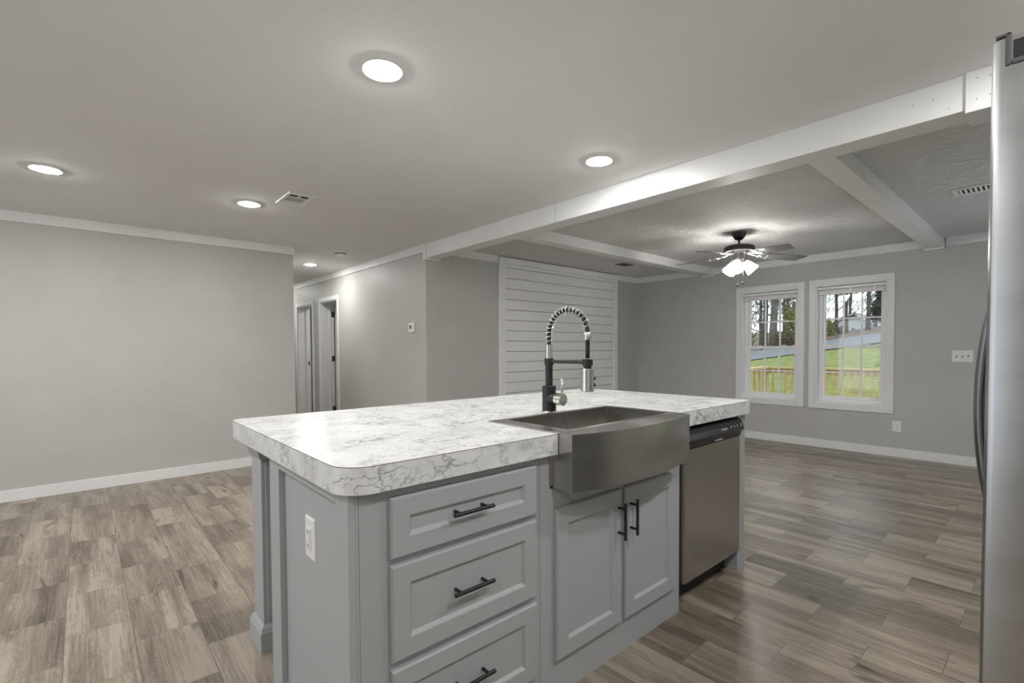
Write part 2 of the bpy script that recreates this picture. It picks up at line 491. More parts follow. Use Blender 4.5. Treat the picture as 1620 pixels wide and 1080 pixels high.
for xx, zz in ((-0.255, 2.405), (-0.215, 2.40), (-0.255, 2.315), (-0.215, 2.32)):
    b.lathe([(0.0022, 0), (0.0022, 0.0008)], (xx, YT - 0.0168, zz), (0, 1, 0), 8)
b.done('nail_heads', M['slot'], bw)
trim('white collar around the left end of the long beam', (XT - 0.03, XT + 0.022, YT - 0.018, MBY + 0.02, MBZ - 0.02, H))
CBZ = 2.335
beam('left white cross beam between long beam and window wall', -3.55, -3.41, MBY, YW - 0.02, CBZ)
beam('right white cross beam between long beam and window wall', -1.0, -0.862, MBY, YW - 0.02, CBZ)
trim('white collar holding the left cross beam at the window wall', (-3.565, -3.395, YW - 0.045, YW, CBZ - 0.016, H))
trim('white collar holding the right cross beam at the window wall', (-1.015, -0.847, YW - 0.045, YW, CBZ - 0.016, H))

# ================================================================== DOORWAYS
for i, (x0, x1) in enumerate(doors):
    r = sthing('door_%d' % (i + 1), ['white-cased hallway doorway next to the left wall', 'white-cased hallway doorway nearer the thermostat, hinges showing'][i], 'doorway', ((x0 + x1) / 2, YT, 0))
    cw = 0.062
    b = MB()
    b.box(x0 - cw, x0, YT - 0.014, YT, 0, DTOP + cw); b.box(x1, x1 + cw, YT - 0.014, YT, 0, DTOP + cw)
    b.box(x0, x1, YT - 0.014, YT, DTOP, DTOP + cw)
    b.done('casing', M['trim'], r, 0.003)
    b = MB()
    b.box(x0, x0 + 0.014, YT, YT + TW, 0, DTOP - 0.014); b.box(x1 - 0.014, x1, YT, YT + TW, 0, DTOP - 0.014)
    b.box(x0, x1, YT, YT + TW, DTOP - 0.014, DTOP)
    b.done('jamb', M['hallpaint'], r)
    b = MB()
    b.box(x0 + 0.014, x0 + 0.026, YT + 0.135, YT + 0.165, 0, DTOP - 0.026); b.box(x1 - 0.026, x1 - 0.014, YT + 0.135, YT + 0.165, 0, DTOP - 0.026)
    b.box(x0 + 0.026, x1 - 0.026, YT + 0.135, YT + 0.165, DTOP - 0.026, DTOP - 0.014)
    b.done('door_stop', M['hallpaint'], r)
    if i == 1:
        for zz in (0.25, 1.08, 1.80):
            b = MB(); b.box(x0 + 0.014, x0 + 0.017, YT + 0.17, YT + 0.205, zz, zz + 0.09)
            b.cyl((x0 + 0.02, YT + 0.212, zz), (x0 + 0.02, YT + 0.212, zz + 0.09), 0.007)
            hg = b.done('hinge', M['bronze'], r)
            b = MB(); b.box(x0 + 0.017, x0 + 0.018, YT + 0.178, YT + 0.198, zz + 0.015, zz + 0.075)
            b.done('hinge_leaf', M['chrome'], hg)
        # slab swung open into the room beyond
        b = MB(); b.box(x0 + 0.02, x0 + 0.056, YT + TW + 0.02, YT + TW + 0.70, 0.01, DTOP - 0.02)
        sl = b.done('slab', M['hallpaint'], r, 0.002)
    else:
        b = MB(); b.box(x0 + 0.014, x0 + 0.0155, YT + 0.165, YT + 0.195, 0.99, 1.06)
        sp = b.done('strike_plate', M['bronze'], r)

# ================================================================== SHIPLAP PANEL
r = thing('shiplap_panel', 'whitewashed horizontal board panel framed in white on the living area wall', 'wall panel', (XT, 5.18, 0))
SY0, SY1, SZ1 = 3.955, 6.40, 2.425
b = MB()
b.box(XT, XT + 0.036, SY0, SY0 + 0.092, 0.0, SZ1); b.box(XT, XT + 0.036, SY1 - 0.092, SY1, 0.0, SZ1)
b.box(XT, XT + 0.036, SY0 + 0.092, SY1 - 0.092, SZ1 - 0.078, SZ1)
b.done('frame', M['boards'], r, 0.003)
b = MB()
zt = SZ1 - 0.079; hts = [0.048] + [0.1335] * 18
for hgt in hts:
    zb = max(zt - hgt, 0.0)
    b.box(XT + 0.001, XT + 0.021, SY0 + 0.0925, SY1 - 0.0925, zb + 0.0065, zt)
    zt = zb
    if zb <= 0: break
b.done('boards', M['boards'], r, 0.0015, seg=1)
b = MB(); b.box(XT + 0.0002, XT + 0.0009, SY0 + 0.0925, SY1 - 0.0925, 0.0, SZ1 - 0.08); b.done('backing', mat('board_gap_grey', (0.30, 0.30, 0.295), 0.8), r)

# ================================================================== WINDOWS
def make_window(i, x0, x1, z0, z1, label):
    r = sthing('window_%d' % i, label, 'window', ((x0 + x1) / 2, YW, z0))
    cw = 0.076
    b = MB()
    y0, y1 = YW - 0.017, YW
    b.box(x0 - cw, x0, y0, y1, z0 - cw, z1 + cw); b.box(x1, x1 + cw, y0, y1, z0 - cw, z1 + cw)
    b.box(x0, x1, y0, y1, z1, z1 + cw); b.box(x0, x1, y0, y1, z0 - cw, z0)
    b.done('casing', M['trim'], r, 0.003)
    t = 0.012
    b = MB()       # reveal boards
    b.box(x0, x0 + t, YW, YW + 0.16, z0, z1); b.box(x1 - t, x1, YW, YW + 0.16, z0, z1)
    b.box(x0 + t, x1 - t, YW, YW + 0.16, z1 - t, z1); b.box(x0 + t, x1 - t, YW, YW + 0.16, z0, z0 + t)
    b.done('reveal', M['vinyl'], r)
    f = 0.034      # vinyl frame
    xa, xb, za, zb = x0 + t, x1 - t, z0 + t, z1 - t
    b = MB()
    ya, yb = YW + 0.085, YW + 0.15
    b.box(xa, xa + f, ya, yb, za, zb); b.box(xb - f, xb, ya, yb, za, zb)
    b.box(xa + f, xb - f, ya, yb, zb - f, zb); b.box(xa + f, xb - f, ya, yb, za, za + f)
    b.done('frame', M['vinyl'], r, 0.003)
    zm = z0 + (z1 - z0) * 0.475
    for nm, s0, s1, yy in (('lower_sash', za + f, zm + 0.02, YW + 0.092), ('upper_sash', zm - 0.015, zb - f, YW + 0.120)):
        xs0, xs1 = xa + f, xb - f
        sw = 0.030; b = MB()
        b.box(xs0, xs0 + sw, yy, yy + 0.026, s0, s1); b.box(xs1 - sw, xs1, yy, yy + 0.026, s0, s1)
        b.box(xs0 + sw, xs1 - sw, yy, yy + 0.026, s1 - 0.036, s1); b.box(xs0 + sw, xs1 - sw, yy, yy + 0.026, s0, s0 + 0.034)
        sash = b.done(nm, M['vinyl'], r, 0.003)
        gx0, gx1, gz0, gz1 = xs0 + sw, xs1 - sw, s0 + 0.034, s1 - 0.036
        b = MB(); b.box(gx0, gx1, yy + 0.012, yy + 0.016, gz0, gz1)
        b.done('pane', M['glass'], sash)
        b = MB()
        for k in (1, 2):
            gx = gx0 + (gx1 - gx0) * k / 3
            b.box(gx - 0.009, gx + 0.009, yy + 0.006, yy + 0.022, gz0, gz1)
        gz = gz0 + (gz1 - gz0) * 0.5
        b.box(gx0, gx1, yy + 0.0065, yy + 0.0215, gz - 0.009, gz + 0.009)
        b.done('muntins', M['vinyl'], sash)
        if nm == 'lower_sash':
            for q in (0.25, 0.75):
                b = MB(); qx = xs0 + (xs1 - xs0) * q
                b.box(qx - 0.03, qx + 0.03, yy + 0.002, yy + 0.022, s1, s1 + 0.012)
                b.done('sash_lock', M['vinyl'], sash, 0.003)
    return r
make_window(1, *WIN[0], label='left white double-hung window with grilles, nearer the fan')
make_window(2, *WIN[1], label='right white double-hung window with grilles, facing the white house')

# raised blinds
def make_blind(x0, x1, z1, label):
    r = thing('window_blind', label, 'blind', ((x0 + x1) / 2, YW + 0.05, z1), 'raised blinds in the windows')
    a, c = x0 + 0.016, x1 - 0.016
    zt = z1 - 0.021
    b = MB(); b.box(a, c, YW + 0.012, YW + 0.062, zt - 0.034, zt); b.done('headrail', M['white'], r, 0.003)
    b = MB()
    zz = zt - 0.043
    for k in range(9):
        b.box(a + 0.004, c - 0.004, YW + 0.016, YW + 0.060, zz - 0.0030, zz); zz -= 0.0038
    b.done('slats', M['vinyl'], r)
    b = MB(); b.box(a + 0.002, c - 0.002, YW + 0.016, YW + 0.060, zz - 0.018, zz); b.done('bottom_rail', M['white'], r, 0.003)
    for q in (0.15, 0.5, 0.85):
        b = MB(); xx = a + (c - a) * q; b.box(xx - 0.012, xx + 0.012, YW + 0.0105, YW + 0.0118, zz - 0.016, zt - 0.036)
        b.done('ladder_tape', M['white'], r)
    b = MB(); b.cyl((a + 0.11, YW + 0.008, zt - 0.018), (a + 0.11, YW + 0.012, zt - 0.018), 0.006); b.cyl((a + 0.11, YW + 0.006, zt - 0.62), (a + 0.11, YW + 0.006, zt - 0.02), 0.0022, seg=6)
    b.done('wand', M['white'], r)
    return r
make_blind(WIN[0][0], WIN[0][1], WIN[0][3], 'white mini blind drawn up at the top of the left window')
make_blind(WIN[1][0], WIN[1][1], WIN[1][3], 'white mini blind drawn up at the top of the right window')

# ================================================================== CEILING FITTINGS
def make_light(loc, label, group=None):
    r = thing('recessed_light', label, 'ceiling light', loc, group)
    b = MB()
    b.lathe([(0.084, 0.0), (0.083, -0.006), (0.081, -0.0075), (0.0665, -0.0035), (0.066, 0.0)], loc, (0, 0, 1), 40, False, False)
    o = b.done('trim_ring', M['white'], r); smooth_by_angle(o)
    b = MB()
    b.lathe([(0.066, -0.004), (0.060, -0.010), (0.045, -0.0135), (0.02, -0.0155)], loc, (0, 0, 1), 40, True, True)
    o = b.done('lens', M['lens'], r); smooth_by_angle(o, 60)
    return r
L0 = make_light((-1.917, 0.976, H), 'largest-looking round recessed ceiling light, nearest the camera above the island')
for loc, lab in (((-1.942, 2.460, H), 'round recessed ceiling light nearest the long white beam'),
                 ((-4.371, -0.148, H), 'leftmost round recessed ceiling light, in front of the blank left wall'),
                 ((-4.345, 1.034, H), 'round recessed ceiling light beside the square kitchen ceiling vent'),
                 ((-6.847, 2.377, H), 'round recessed ceiling light in the hallway by the smoke detector')):
    dup(L0, loc, lab)
for q, loc in enumerate(((0.30, 0.976, H), (0.10, 2.36, H), (-4.371, -1.60, H), (-1.93, -0.85, H), (-1.93, -2.3, H), (0.3, -0.85, H), (-9.6, 2.377, H), (-8.6, 3.9, H))):  # unseen lights added to brighten the rooms; one by fridge follows pull shadows
    dup(L0, loc, 'unseen round recessed ceiling light added to brighten the rooms', 'added recessed lights out of view')

def make_vent(name, label, cx, cy, hx, hy, nlv, along='x', group=None, louver='white'):
    r = thing(name, label, 'ceiling vent', (cx, cy, H), group)
    b = MB(); ix, iy = hx - 0.035, hy - 0.035
    for q in ((cx - hx, cx + hx, cy - hy, cy - iy), (cx - hx, cx + hx, cy + iy, cy + hy), (cx - hx, cx - ix, cy - iy, cy + iy), (cx + ix, cx + hx, cy - iy, cy + iy)):
        b.box(*q, H - 0.009, H)
    b.done('frame', M['white'], r, 0.004)
    b = MB(); b.box(cx - ix, cx + ix, cy - iy, cy + iy, H - 0.003, H - 0.001); b.done('duct_opening', M['dark'], r)
    b = MB()
    for k in range(nlv):
        q = -1 + (2 * k + 1) / nlv
        if along == 'x':    # louvers run along x
            b.obox((cx, cy + q * iy, H - 0.0085), X, Vector((0, math.cos(.6), math.sin(.6))), Vector((0, -math.sin(.6), math.cos(.6))), ix, iy / nlv * 0.55, 0.0012)
        else:
            b.obox((cx + q * ix, cy, H - 0.0085), Y, Vector((math.cos(.6), 0, math.sin(.6))), Vector((-math.sin(.6), 0, math.cos(.6))), iy, ix / nlv * 0.55, 0.0012)
    b.done('louvers', M[louver], r)
    return r
r = thing('ceiling_vent', 'white stamped ceiling vent with a row of short slots beside a kitchen recessed light', 'ceiling vent', (-3.98, 1.28, H))
vx0, vx1, vy0, vy1, ux0, ux1, uy0, uy1 = -4.150, -3.812, 1.180, 1.378, -4.045, -3.860, 1.205, 1.345
b = MB()
for q in ((vx0, vx1, vy0, uy0), (vx0, vx1, uy1, vy1), (vx0, ux0, uy0, uy1), (ux1, vx1, uy0, uy1), (-3.930, -3.915, uy0, uy1)): b.box(*q, H - 0.008, H)
b.done('frame', M['white'], r, 0.003)
b = MB(); b.box(ux0, ux1, uy0, uy1, H - 0.002, H - 0.001); b.done('duct_opening', M['dark'], r)
b = MB()
for k in range(11):
    yy = uy0 + (uy1 - uy0) * (k + 0.5) / 11
    b.box(ux0, -3.930, yy - 0.0028, yy + 0.0028, H - 0.0055, H - 0.0030)
b.done('louvers', M['white'], r)
b = MB(); b.box(-3.915, -3.868, 1.270, 1.280, H - 0.013, H - 0.002); b.done('damper_lever', M['white'], r)
make_vent('ceiling_vent', 'larger dark square grille in the ceiling behind the left cross beam', -4.05, 5.69, 0.12, 0.165, 9, 'y', None, 'grayplastic')
make_vent('ceiling_vent', 'small white ceiling vent behind the left cross beam, nearer the boards wall', -3.955, 5.04, 0.075, 0.085, 5, 'y')
make_vent('ceiling_vent', 'white louvered vent in the textured ceiling right of the right cross beam', -0.37, 5.03, 0.20, 0.11, 12, 'y')

r = thing('smoke_detector', 'round white smoke detector on the ceiling before the hallway', 'smoke detector', (-5.779, 2.367, H))
o = MB().lathe([(0.072, 0.0), (0.072, -0.010), (0.066, -0.013)], (-5.779, 2.367, H), (0, 0, 1), 32).done('base', M['white'], r); smooth_by_angle(o)
o = MB().lathe([(0.058, -0.013), (0.055, -0.040), (0.046, -0.050), (0.02, -0.053)], (-5.779, 2.367, H), (0, 0, 1), 32).done('cap', M['white'], r); smooth_by_angle(o)
b = MB()
for k in range(16):
    a = 2 * PI * k / 16
    b.obox((-5.779 + 0.0575 * math.cos(a), 2.367 + 0.0575 * math.sin(a), H - 0.024), Vector((math.cos(a), math.sin(a), 0)), Vector((-math.sin(a), math.cos(a), 0)), Z, 0.001, 0.008, 0.004)
b.lathe([(0.066, -0.0128), (0.066, -0.0165)], (-5.779, 2.367, H), (0, 0, 1), 32)  # dark ring paints the shadow between base and cap
b.done('slots_and_shade_ring', M['slot'], r)

# ================================================================== CEILING FAN
FX, FY = -2.20, 5.06
r = thing('ceiling_fan', 'dark bronze five-blade ceiling fan with a lit cluster of frosted shades', 'ceiling fan', (FX, FY, H))
o = MB().lathe([(0.069, 0), (0.068, -0.012), (0.060, -0.035), (0.046, -0.060), (0.034, -0.074), (0.02, -0.078)], (FX, FY, H), (0, 0, 1), 36).done('canopy', M['black'], r); smooth_by_angle(o)
o = MB().lathe([(0.0125, -0.075), (0.0125, -0.118), (0.022, -0.124), (0.026, -0.134)], (FX, FY, H), (0, 0, 1), 20).done('downrod', M['bronze'], r); smooth_by_angle(o)
o = MB().lathe([(0.03, -0.128), (0.10, -0.132), (0.135, -0.140), (0.146, -0.154), (0.147, -0.188), (0.142, -0.196), (0.110, -0.198)], (FX, FY, H), (0, 0, 1), 48).done('motor_housing', M['bronze'], r); smooth_by_angle(o, 30)
o = MB().lathe([(0.105, -0.198), (0.104, -0.210), (0.06, -0.214)], (FX, FY, H), (0, 0, 1), 40).done('flywheel', M['chrome'], r); smooth_by_angle(o)
o = MB().lathe([(0.046, -0.213), (0.050, -0.222), (0.050, -0.268), (0.044, -0.282), (0.030, -0.286)], (FX, FY, H), (0, 0, 1), 32).done('switch_housing', M['bronze'], r); smooth_by_angle(o)
o = MB().lathe([(0.030, -0.285), (0.034, -0.292), (0.034, -0.318), (0.022, -0.328), (0.008, -0.334)], (FX, FY, H), (0, 0, 1), 28).done('light_fitter', mat('aged_brass', (0.30, 0.20, 0.11), 0.35, 0.9), r); smooth_by_angle(o)
ZBH, ZBT = H - 0.222, 2.172
for k in range(5):
    a = math.radians(48 + 72 * k)
    d = Vector((math.cos(a), math.sin(a), 0)); s = Vector((-math.sin(a), math.cos(a), 0))
    pitch = math.radians(-12)
    sv = s * math.cos(pitch) + Z * math.sin(pitch)
    dv = (d * 0.46 + Z * (ZBT - ZBH + 0.012)).normalized()
    nv = dv.cross(sv).normalized()
    root = Vector((FX, FY, ZBH - 0.012)) + d * 0.205
    # blade outline: (distance along, half width)
    pts = [(0, 0.048), (0.02, 0.054), (0.25, 0.062), (0.40, 0.066), (0.435, 0.060), (0.462, 0.030)]
    prof = [(0, 0.048), (0.02, 0.054), (0.25, 0.062), (0.388, 0.066), (0.402, 0.063), (0.458, -0.050), (0.460, -0.060), (0.452, -0.066), (0.25, -0.062), (0.02, -0.054), (0, -0.048)]
    b = MB()
    b.loops([[root + dv * u + sv * w_ + nv * t for u, w_ in prof] for t in (-0.003, 0.003)])
    bl = b.done('blade', M['blade'], r, 0.0015, seg=1)
    # bracket: arm from flywheel, with a forked plate under the blade
    b = MB()
    c0 = Vector((FX, FY, H - 0.205)) + d * 0.085
    under = lambda u, w_: root + dv * u + sv * w_ - nv * 0.007
    b.tube([c0, c0.lerp(under(0.0, 0), 0.5) + Z * -0.006, under(0.01, 0)], [0.010, 0.009, 0.009], 8)
    for sg in (-1, 1):
        b.tube([under(-0.03, 0), under(0.01, 0.022 * sg), under(0.05, 0.034 * sg), under(0.075, 0.030 * sg)], [0.006, 0.006, 0.006, 0.005], 8)
    b.tube([under(0.0, 0), under(0.08, 0)], 0.006, 8)
    for u, w_ in ((0.075, 0.03), (0.075, -0.03), (0.08, 0)):
        b.cyl(under(u, w_) - nv * 0.007, under(u, w_) + nv * 0.005, 0.008, seg=10)
    o = b.done('bracket', M['chrome'], bl, smooth=True)
for k in range(3):
    a = math.radians(-80 + 120 * k)
    d = Vector((math.cos(a), math.sin(a), 0)); ax = (d * 0.70 - Z * 0.71).normalized()
    base = Vector((FX, FY, H - 0.300)) + d * 0.052
    b = MB(); b.tube([Vector((FX, FY, H - 0.300)) + d * 0.025, base, base + ax * 0.012], [0.016, 0.018, 0.024], 12)
    b.done('lamp_holder', M['bronze'], r, smooth=True)
    b = MB()
    b.lathe([(0.024, 0.004), (0.034, 0.016), (0.045, 0.045), (0.052, 0.075), (0.060, 0.108), (0.065, 0.122), (0.062, 0.121), (0.050, 0.078), (0.042, 0.046), (0.020, 0.014)], base, ax, 28, True, True)
    o = b.done('lamp_shade', M['shade'], r); smooth_by_angle(o, 50)
for dx, dy, zb in ((0.012, -0.05, 1.898), (0.055, -0.03, 1.917)):
    b = MB()
    b.cyl((FX + dx, FY + dy, zb + 0.012), (FX + dx, FY + dy, H - 0.28), 0.0016, seg=6)
    ch = b.done('pull_chain', M['chrome'], r)
    b = MB(); b.lathe([(0.003, 0.014), (0.0075, 0.004), (0.008, -0.006), (0.004, -0.012)], (FX + dx, FY + dy, zb), (0, 0, 1), 12)
    b.done('pull_knob', M['black'], ch, smooth=True)

# ================================================================== WALL FITTINGS
r = thing('thermostat', 'small white square thermostat with grey display beside the wall corner', 'thermostat', (-5.02, YT, 1.517))
o = MB(); o.box(-5.08, -4.962, YT - 0.024, YT, 1.463, 1.572); o.done('housing', M['white'], r, 0.006)
o = MB(); o.box(-5.048, -5.008, YT - 0.0255, YT - 0.024, 1.503, 1.545); o.done('display', M['grayplastic'], r)

r = thing('light_switch', 'white three-toggle light switch plate on the wall right of the windows', 'light switch', (-0.69, YW, 1.161))
b = MB(); b.rings((-0.607, YW, 1.098), -X, Z, -Y, 0.168, 0.127, [(0, 0), (0, 0.003), (0.006, 0.008)]); b.done('plate', M['white'], r)
for k, up in ((-1, 1), (0, 1), (1, -1)):
    cx = -0.690 + 0.046 * k
    b = MB(); b.box(cx - 0.006, cx + 0.006, YW - 0.0095, YW - 0.0078, 1.161 - 0.013, 1.161 + 0.013); b.done('slot', M['slot'], r)
    b = MB(); b.obox((cx, YW - 0.014, 1.161 + 0.005 * up), X, Vector((0, -math.cos(.5), math.sin(.5) * up)), Vector((0, math.sin(.5) * up, math.cos(.5))), 0.0045, 0.010, 0.005)
    b.done('toggle', M['white'], r)

def receptacle(name, label, c, U, Nn, wd=0.08, ht=0.126, gfci=False):
    r = thing(name, label, 'outlet', c)
    c = Vector(c)
    b = MB(); b.rings(c - U * wd / 2 - Z * ht / 2, U, Z, Nn, wd, ht, [(0, 0), (0, 0.003), (0.005, 0.007)]); b.done('plate', M['white'], r)
    if gfci:
        b = MB(); b.obox(c + Nn * 0.008, U, Nn, Z, 0.017, 0.0025, 0.034); b.done('face', M['white'], r, 0.0015)
        b = MB(); b.obox(c + Nn * 0.011 + Z * 0.004, U, Nn, Z, 0.010, 0.0015, 0.004); b.obox(c + Nn * 0.011 - Z * 0.004, U, Nn, Z, 0.010, 0.0015, 0.003); b.done('test_button', M['white'], r)
        for dz in (0.021, -0.021):
            b = MB()
            for du in (-0.006, 0.006): b.obox(c + Nn * 0.0107 + U * du + Z * dz, U, Nn, Z, 0.0012, 0.0004, 0.004)
            b.obox(c + Nn * 0.0107 + Z * (dz - 0.008), U, Nn, Z, 0.002, 0.0004, 0.0018)
            b.done('slots', M['slot'], r)
    else:
        for dz in (0.024, -0.024):
            b = MB(); b.obox(c + Nn * 0.0075 + Z * dz, U, Nn, Z, 0.015, 0.002, 0.016); f = b.done('socket', M['white'], r, 0.003)
            b = MB()
            for du in (-0.006, 0.006): b.obox(c + Nn * 0.0098 + U * du + Z * (dz + 0.003), U, Nn, Z, 0.0016, 0.0004, 0.005)
            b.obox(c + Nn * 0.0098 + Z * (dz - 0.008), U, Nn, Z, 0.003, 0.0004, 0.0025)
            b.done('slots', M['slot'], f)
    return r
receptacle('wall_outlet', 'white duplex outlet low on the wall below the right window', (-1.235, YW, 0.351), X, -Y)

# ================================================================== ISLAND
XF = -1.1916                    # face frame plane
IG = None
def shaker(name, parent, y0, y1, z0, z1, fr=0.054):
    b = MB()
    b.rings((XF, y0, z0), Y, Z, X, y1 - y0, z1 - z0,
            [(0, 0.0005), (0, 0.014), (0.005, 0.020), (fr, 0.020), (fr + 0.003, 0.018), (fr + 0.010, 0.0095), (fr + 0.0105, 0.009)])
    return b.done(name, M['cab'], parent)
def bar_pull(parent, c, along):
    c = Vector(c); L = 0.073
    b = MB(); b.cyl(c - along * L + X * 0.034, c + along * L + X * 0.034, 0.0062, seg=14)
    for s in (-1, 1):
        b.cyl(c + along * (0.050 * s), c + along * (0.050 * s) + X * 0.034, 0.0052, seg=12)
    o = b.done('handle', M['black'], parent); smooth_by_angle(o)
    return o
XBK = -1.87
r = thing('drawer_cabinet', 'grey island cabinet with three shaker drawers and a recessed end panel', 'cabinet', (-1.53, 0.85, 0))
b = MB()   # carcass behind the face frame
b.box(XBK, XF - 0.02, 0.525, 0.543, 0.0, CB); b.box(XBK, XF - 0.02, 1.160, 1.178, 0.0, CB)
b.box(XBK, XF - 0.02, 0.543, 1.160, 0.09, 0.108); b.box(XBK, XBK + 0.012, 0.543, 1.160, 0.108, CB)
b.box(XBK + 0.012, XF - 0.02, 0.543, 1.160, CB - 0.018, CB)
b.done('carcass', M['cab'], r)
b = MB()   # face frame
b.box(XF - 0.02, XF, 0.525, 0.627, 0, CB); b.box(XF - 0.02, XF, 1.128, 1.1785, 0, CB)
b.box(XF - 0.02, XF, 0.627, 1.128, 0.84, CB); b.box(XF - 0.02, XF, 0.627, 1.128, 0.66, 0.71); b.box(XF - 0.02, XF, 0.627, 1.128, 0.38, 0.43)
b.box(XF - 0.02, XF, 0.627, 1.128, 0, 0.15)
b.done('face_frame', M['cab'], r)
for z0, z1 in ((0.696, 0.862), (0.414, 0.677), (0.130, 0.392)):
    d = shaker('drawer', r, 0.606, 1.149, z0, z1)
    bar_pull(d, (XF + 0.009, 0.868, (z0 + z1) / 2), Y)
# end panel facing the kitchen: slab, stiles and rails around a recess
b = MB()
YE0, YE1 = 0.496, 0.5245
b.box(XBK, XF, YE0 + 0.020, YE1, 0, CB)
b.box(XBK, -1.770, YE0, YE0 + 0.020, 0, CB); b.box(-1.268, XF, YE0, YE0 + 0.020, 0, CB)
b.box(-1.770, -1.268, YE0, YE0 + 0.020, 0, 0.088); b.box(-1.770, -1.268, YE0, YE0 + 0.020, 0.853, CB)
b.done('end_panel', M['cab'], r, 0.0012, seg=1)
b = MB()   # little moulding inside the recess
iz0, iz1, ix0, ix1 = 0.088, 0.853, -1.770, -1.268
b.prism([(YE0 + 0.0205, iz0), (YE0 + 0.0005, iz0), (YE0 + 0.0205, iz0 + 0.018)], ix0, ix1, 'x')
b.done('end_panel_moulding', M['cab'], r)
receptacle('wall_outlet', 'white ground-fault outlet on the recessed end panel of the island', (-1.513, YE0 + 0.020, 0.684), X, -Y, 0.078, 0.128, True)

r = thing('sink_cabinet', 'grey island cabinet with two shaker doors under the apron sink', 'cabinet', (-1.53, 1.65, 0))
b = MB()
b.box(XBK, XF - 0.02, 1.1805, 1.197, 0, 0.70); b.box(XBK, XF - 0.02, 2.094, 2.112, 0, 0.70)
b.box(XBK, XF - 0.02, 1.197, 2.094, 0.09, 0.108); b.box(XBK, XBK + 0.012, 1.197, 2.094, 0.108, CB)
b.box(XBK + 0.012, -1.62, 1.1805, 1.197, 0.70, CB); b.box(XBK + 0.012, -1.62, 2.094, 2.112, 0.70, CB)
b.done('carcass', M['cab'], r)
b = MB()
b.box(XF - 0.02, XF, 1.1805, 1.232, 0, CB); b.box(XF - 0.02, XF, 1.232, 1.275, 0.16, 0.665); b.box(XF - 0.02, XF, 2.034, 2.1135, 0, CB)
b.box(XF - 0.02, XF, 1.232, 2.034, 0, 0.16); b.box(XF - 0.02, XF, 1.232, 2.034, 0.665, 0.762)
b.box(XF - 0.02, XF, 1.620, 1.672, 0.16, 0.665)
b.done('face_frame', M['cab'], r)
dl = shaker('door', r, 1.248, 1.634, 0.141, 0.690, 0.060); bar_pull(dl, (XF + 0.020, 1.607, 0.568), Z)
dr = shaker('door', r, 1.659, 2.051, 0.141, 0.690, 0.060); bar_pull(dr, (XF + 0.020, 1.690, 0.568), Z)

# dishwasher
r = thing('dishwasher', 'stainless dishwasher with black control strip at the far end of the island', 'dishwasher', (-1.5, 2.44, 0))
b = MB(); b.box(-1.80, XF - 0.012, 2.128, 2.742, 0.10, 0.862); b.box(-1.80, -1.262, 2.13, 2.74, 0.004, 0.10); b.done('tub', M['dark'], r)
b = MB()
b.prism([(2.131, XF - 0.012), (2.131, XF + 0.008), (2.139, XF + 0.016), (2.737, XF + 0.016), (2.745, XF + 0.008), (2.745, XF - 0.012)], 0.128, 0.776, 'z') if False else None
b.loops([[(x, y, z) for x, y in ((XF - 0.012, 2.131), (XF + 0.006, 2.131), (XF + 0.014, 2.140), (XF + 0.016, 2.17), (XF + 0.016, 2.706), (XF + 0.014, 2.736), (XF + 0.006, 2.745), (XF - 0.012, 2.745))] for z in (0.128, 0.772)])
o = b.done('door', M['steel_dw'], r)
b = MB()   # control strip, bulging out in the middle
b.prism([(XF - 0.012, 0.774), (XF + 0.014, 0.774), (XF + 0.016, 0.786), (XF + 0.022, 0.800), (XF + 0.034, 0.812), (XF + 0.034, 0.818), (XF + 0.026, 0.845), (XF + 0.014, 0.864), (XF + 0.006, 0.869), (XF - 0.012, 0.869)], 2.131, 2.745, 'y')
cp = b.done('control_panel', mat('gloss_black_plastic', (0.016, 0.019, 0.024), 0.25), r, 0.002)
b = MB(); b.box(XF + 0.0155, XF + 0.0175, 2.44, 2.525, 0.7795, 0.7835); b.done('latch_mark', M['logo'], cp)
def text_mesh(name, s, size, org, U, V, parent, mt):
    cu = bpy.data.curves.new(name + '_curve', 'FONT'); cu.body = s; cu.size = size; cu.extrude = 0.0003
    cu.align_x = 'CENTER'; cu.align_y = 'CENTER'
    t = bpy.data.objects.new(name + '_text', cu); COL.objects.link(t)
    dg = bpy.context.evaluated_depsgraph_get(); dg.update()
    me = bpy.data.meshes.new_from_object(t.evaluated_get(dg))
    bpy.data.objects.remove(t); bpy.data.curves.remove(cu)
    W = U.cross(V); Mx = Matrix.Identity(4)
    for i in range(3): Mx[i][0] = U[i]; Mx[i][1] = V[i]; Mx[i][2] = W[i]; Mx[i][3] = org[i]
    me.transform(Mx); me.transform(Matrix.Translation(-origin(parent)))
    me.materials.clear(); me.materials.append(mt)
    o = bpy.data.objects.new(name, me); COL.objects.link(o); o.parent = parent; ORG[o.name] = origin(parent)
    return o
Vp = Vector((-0.008, 0, 0.027)).normalized()
def onpanel(y, f):   # point on the sloping face of the strip
    return Vector((XF + 0.034 - 0.008 * f, y, 0.818 + 0.027 * f)) + Vector((0.0006, 0, 0.0002))
text_mesh('brand_lettering', 'FRIGIDAIRE', 0.0135, onpanel(2.515, 0.55), Y, Vp, cp, M['logo'])
for yy in (2.595, 2.634, 2.666):
    b = MB(); p = onpanel(yy, 0.72); b.obox(p, Y, Vp, Y.cross(Vp), 0.006, 0.0025, 0.0003); b.done('button_mark', M['logo'], cp)
b = MB(); p = onpanel(2.715, 0.85); b.obox(p, Y, Vp, Y.cross(Vp), 0.006, 0.003, 0.0003); p = onpanel(2.715, 0.55); b.obox(p, Y, Vp, Y.cross(Vp), 0.002, 0.005, 0.0003)
b.done('power_mark', M['logo'], cp)

tag(MB().box(-1.82, XF, 2.7475, 2.836, 0.0, CB - 0.0005).done('island_filler_panel', M['cab'], None, 0.0015), 'narrow grey upright panel at the far end of the island beside the dishwasher', 'panel')

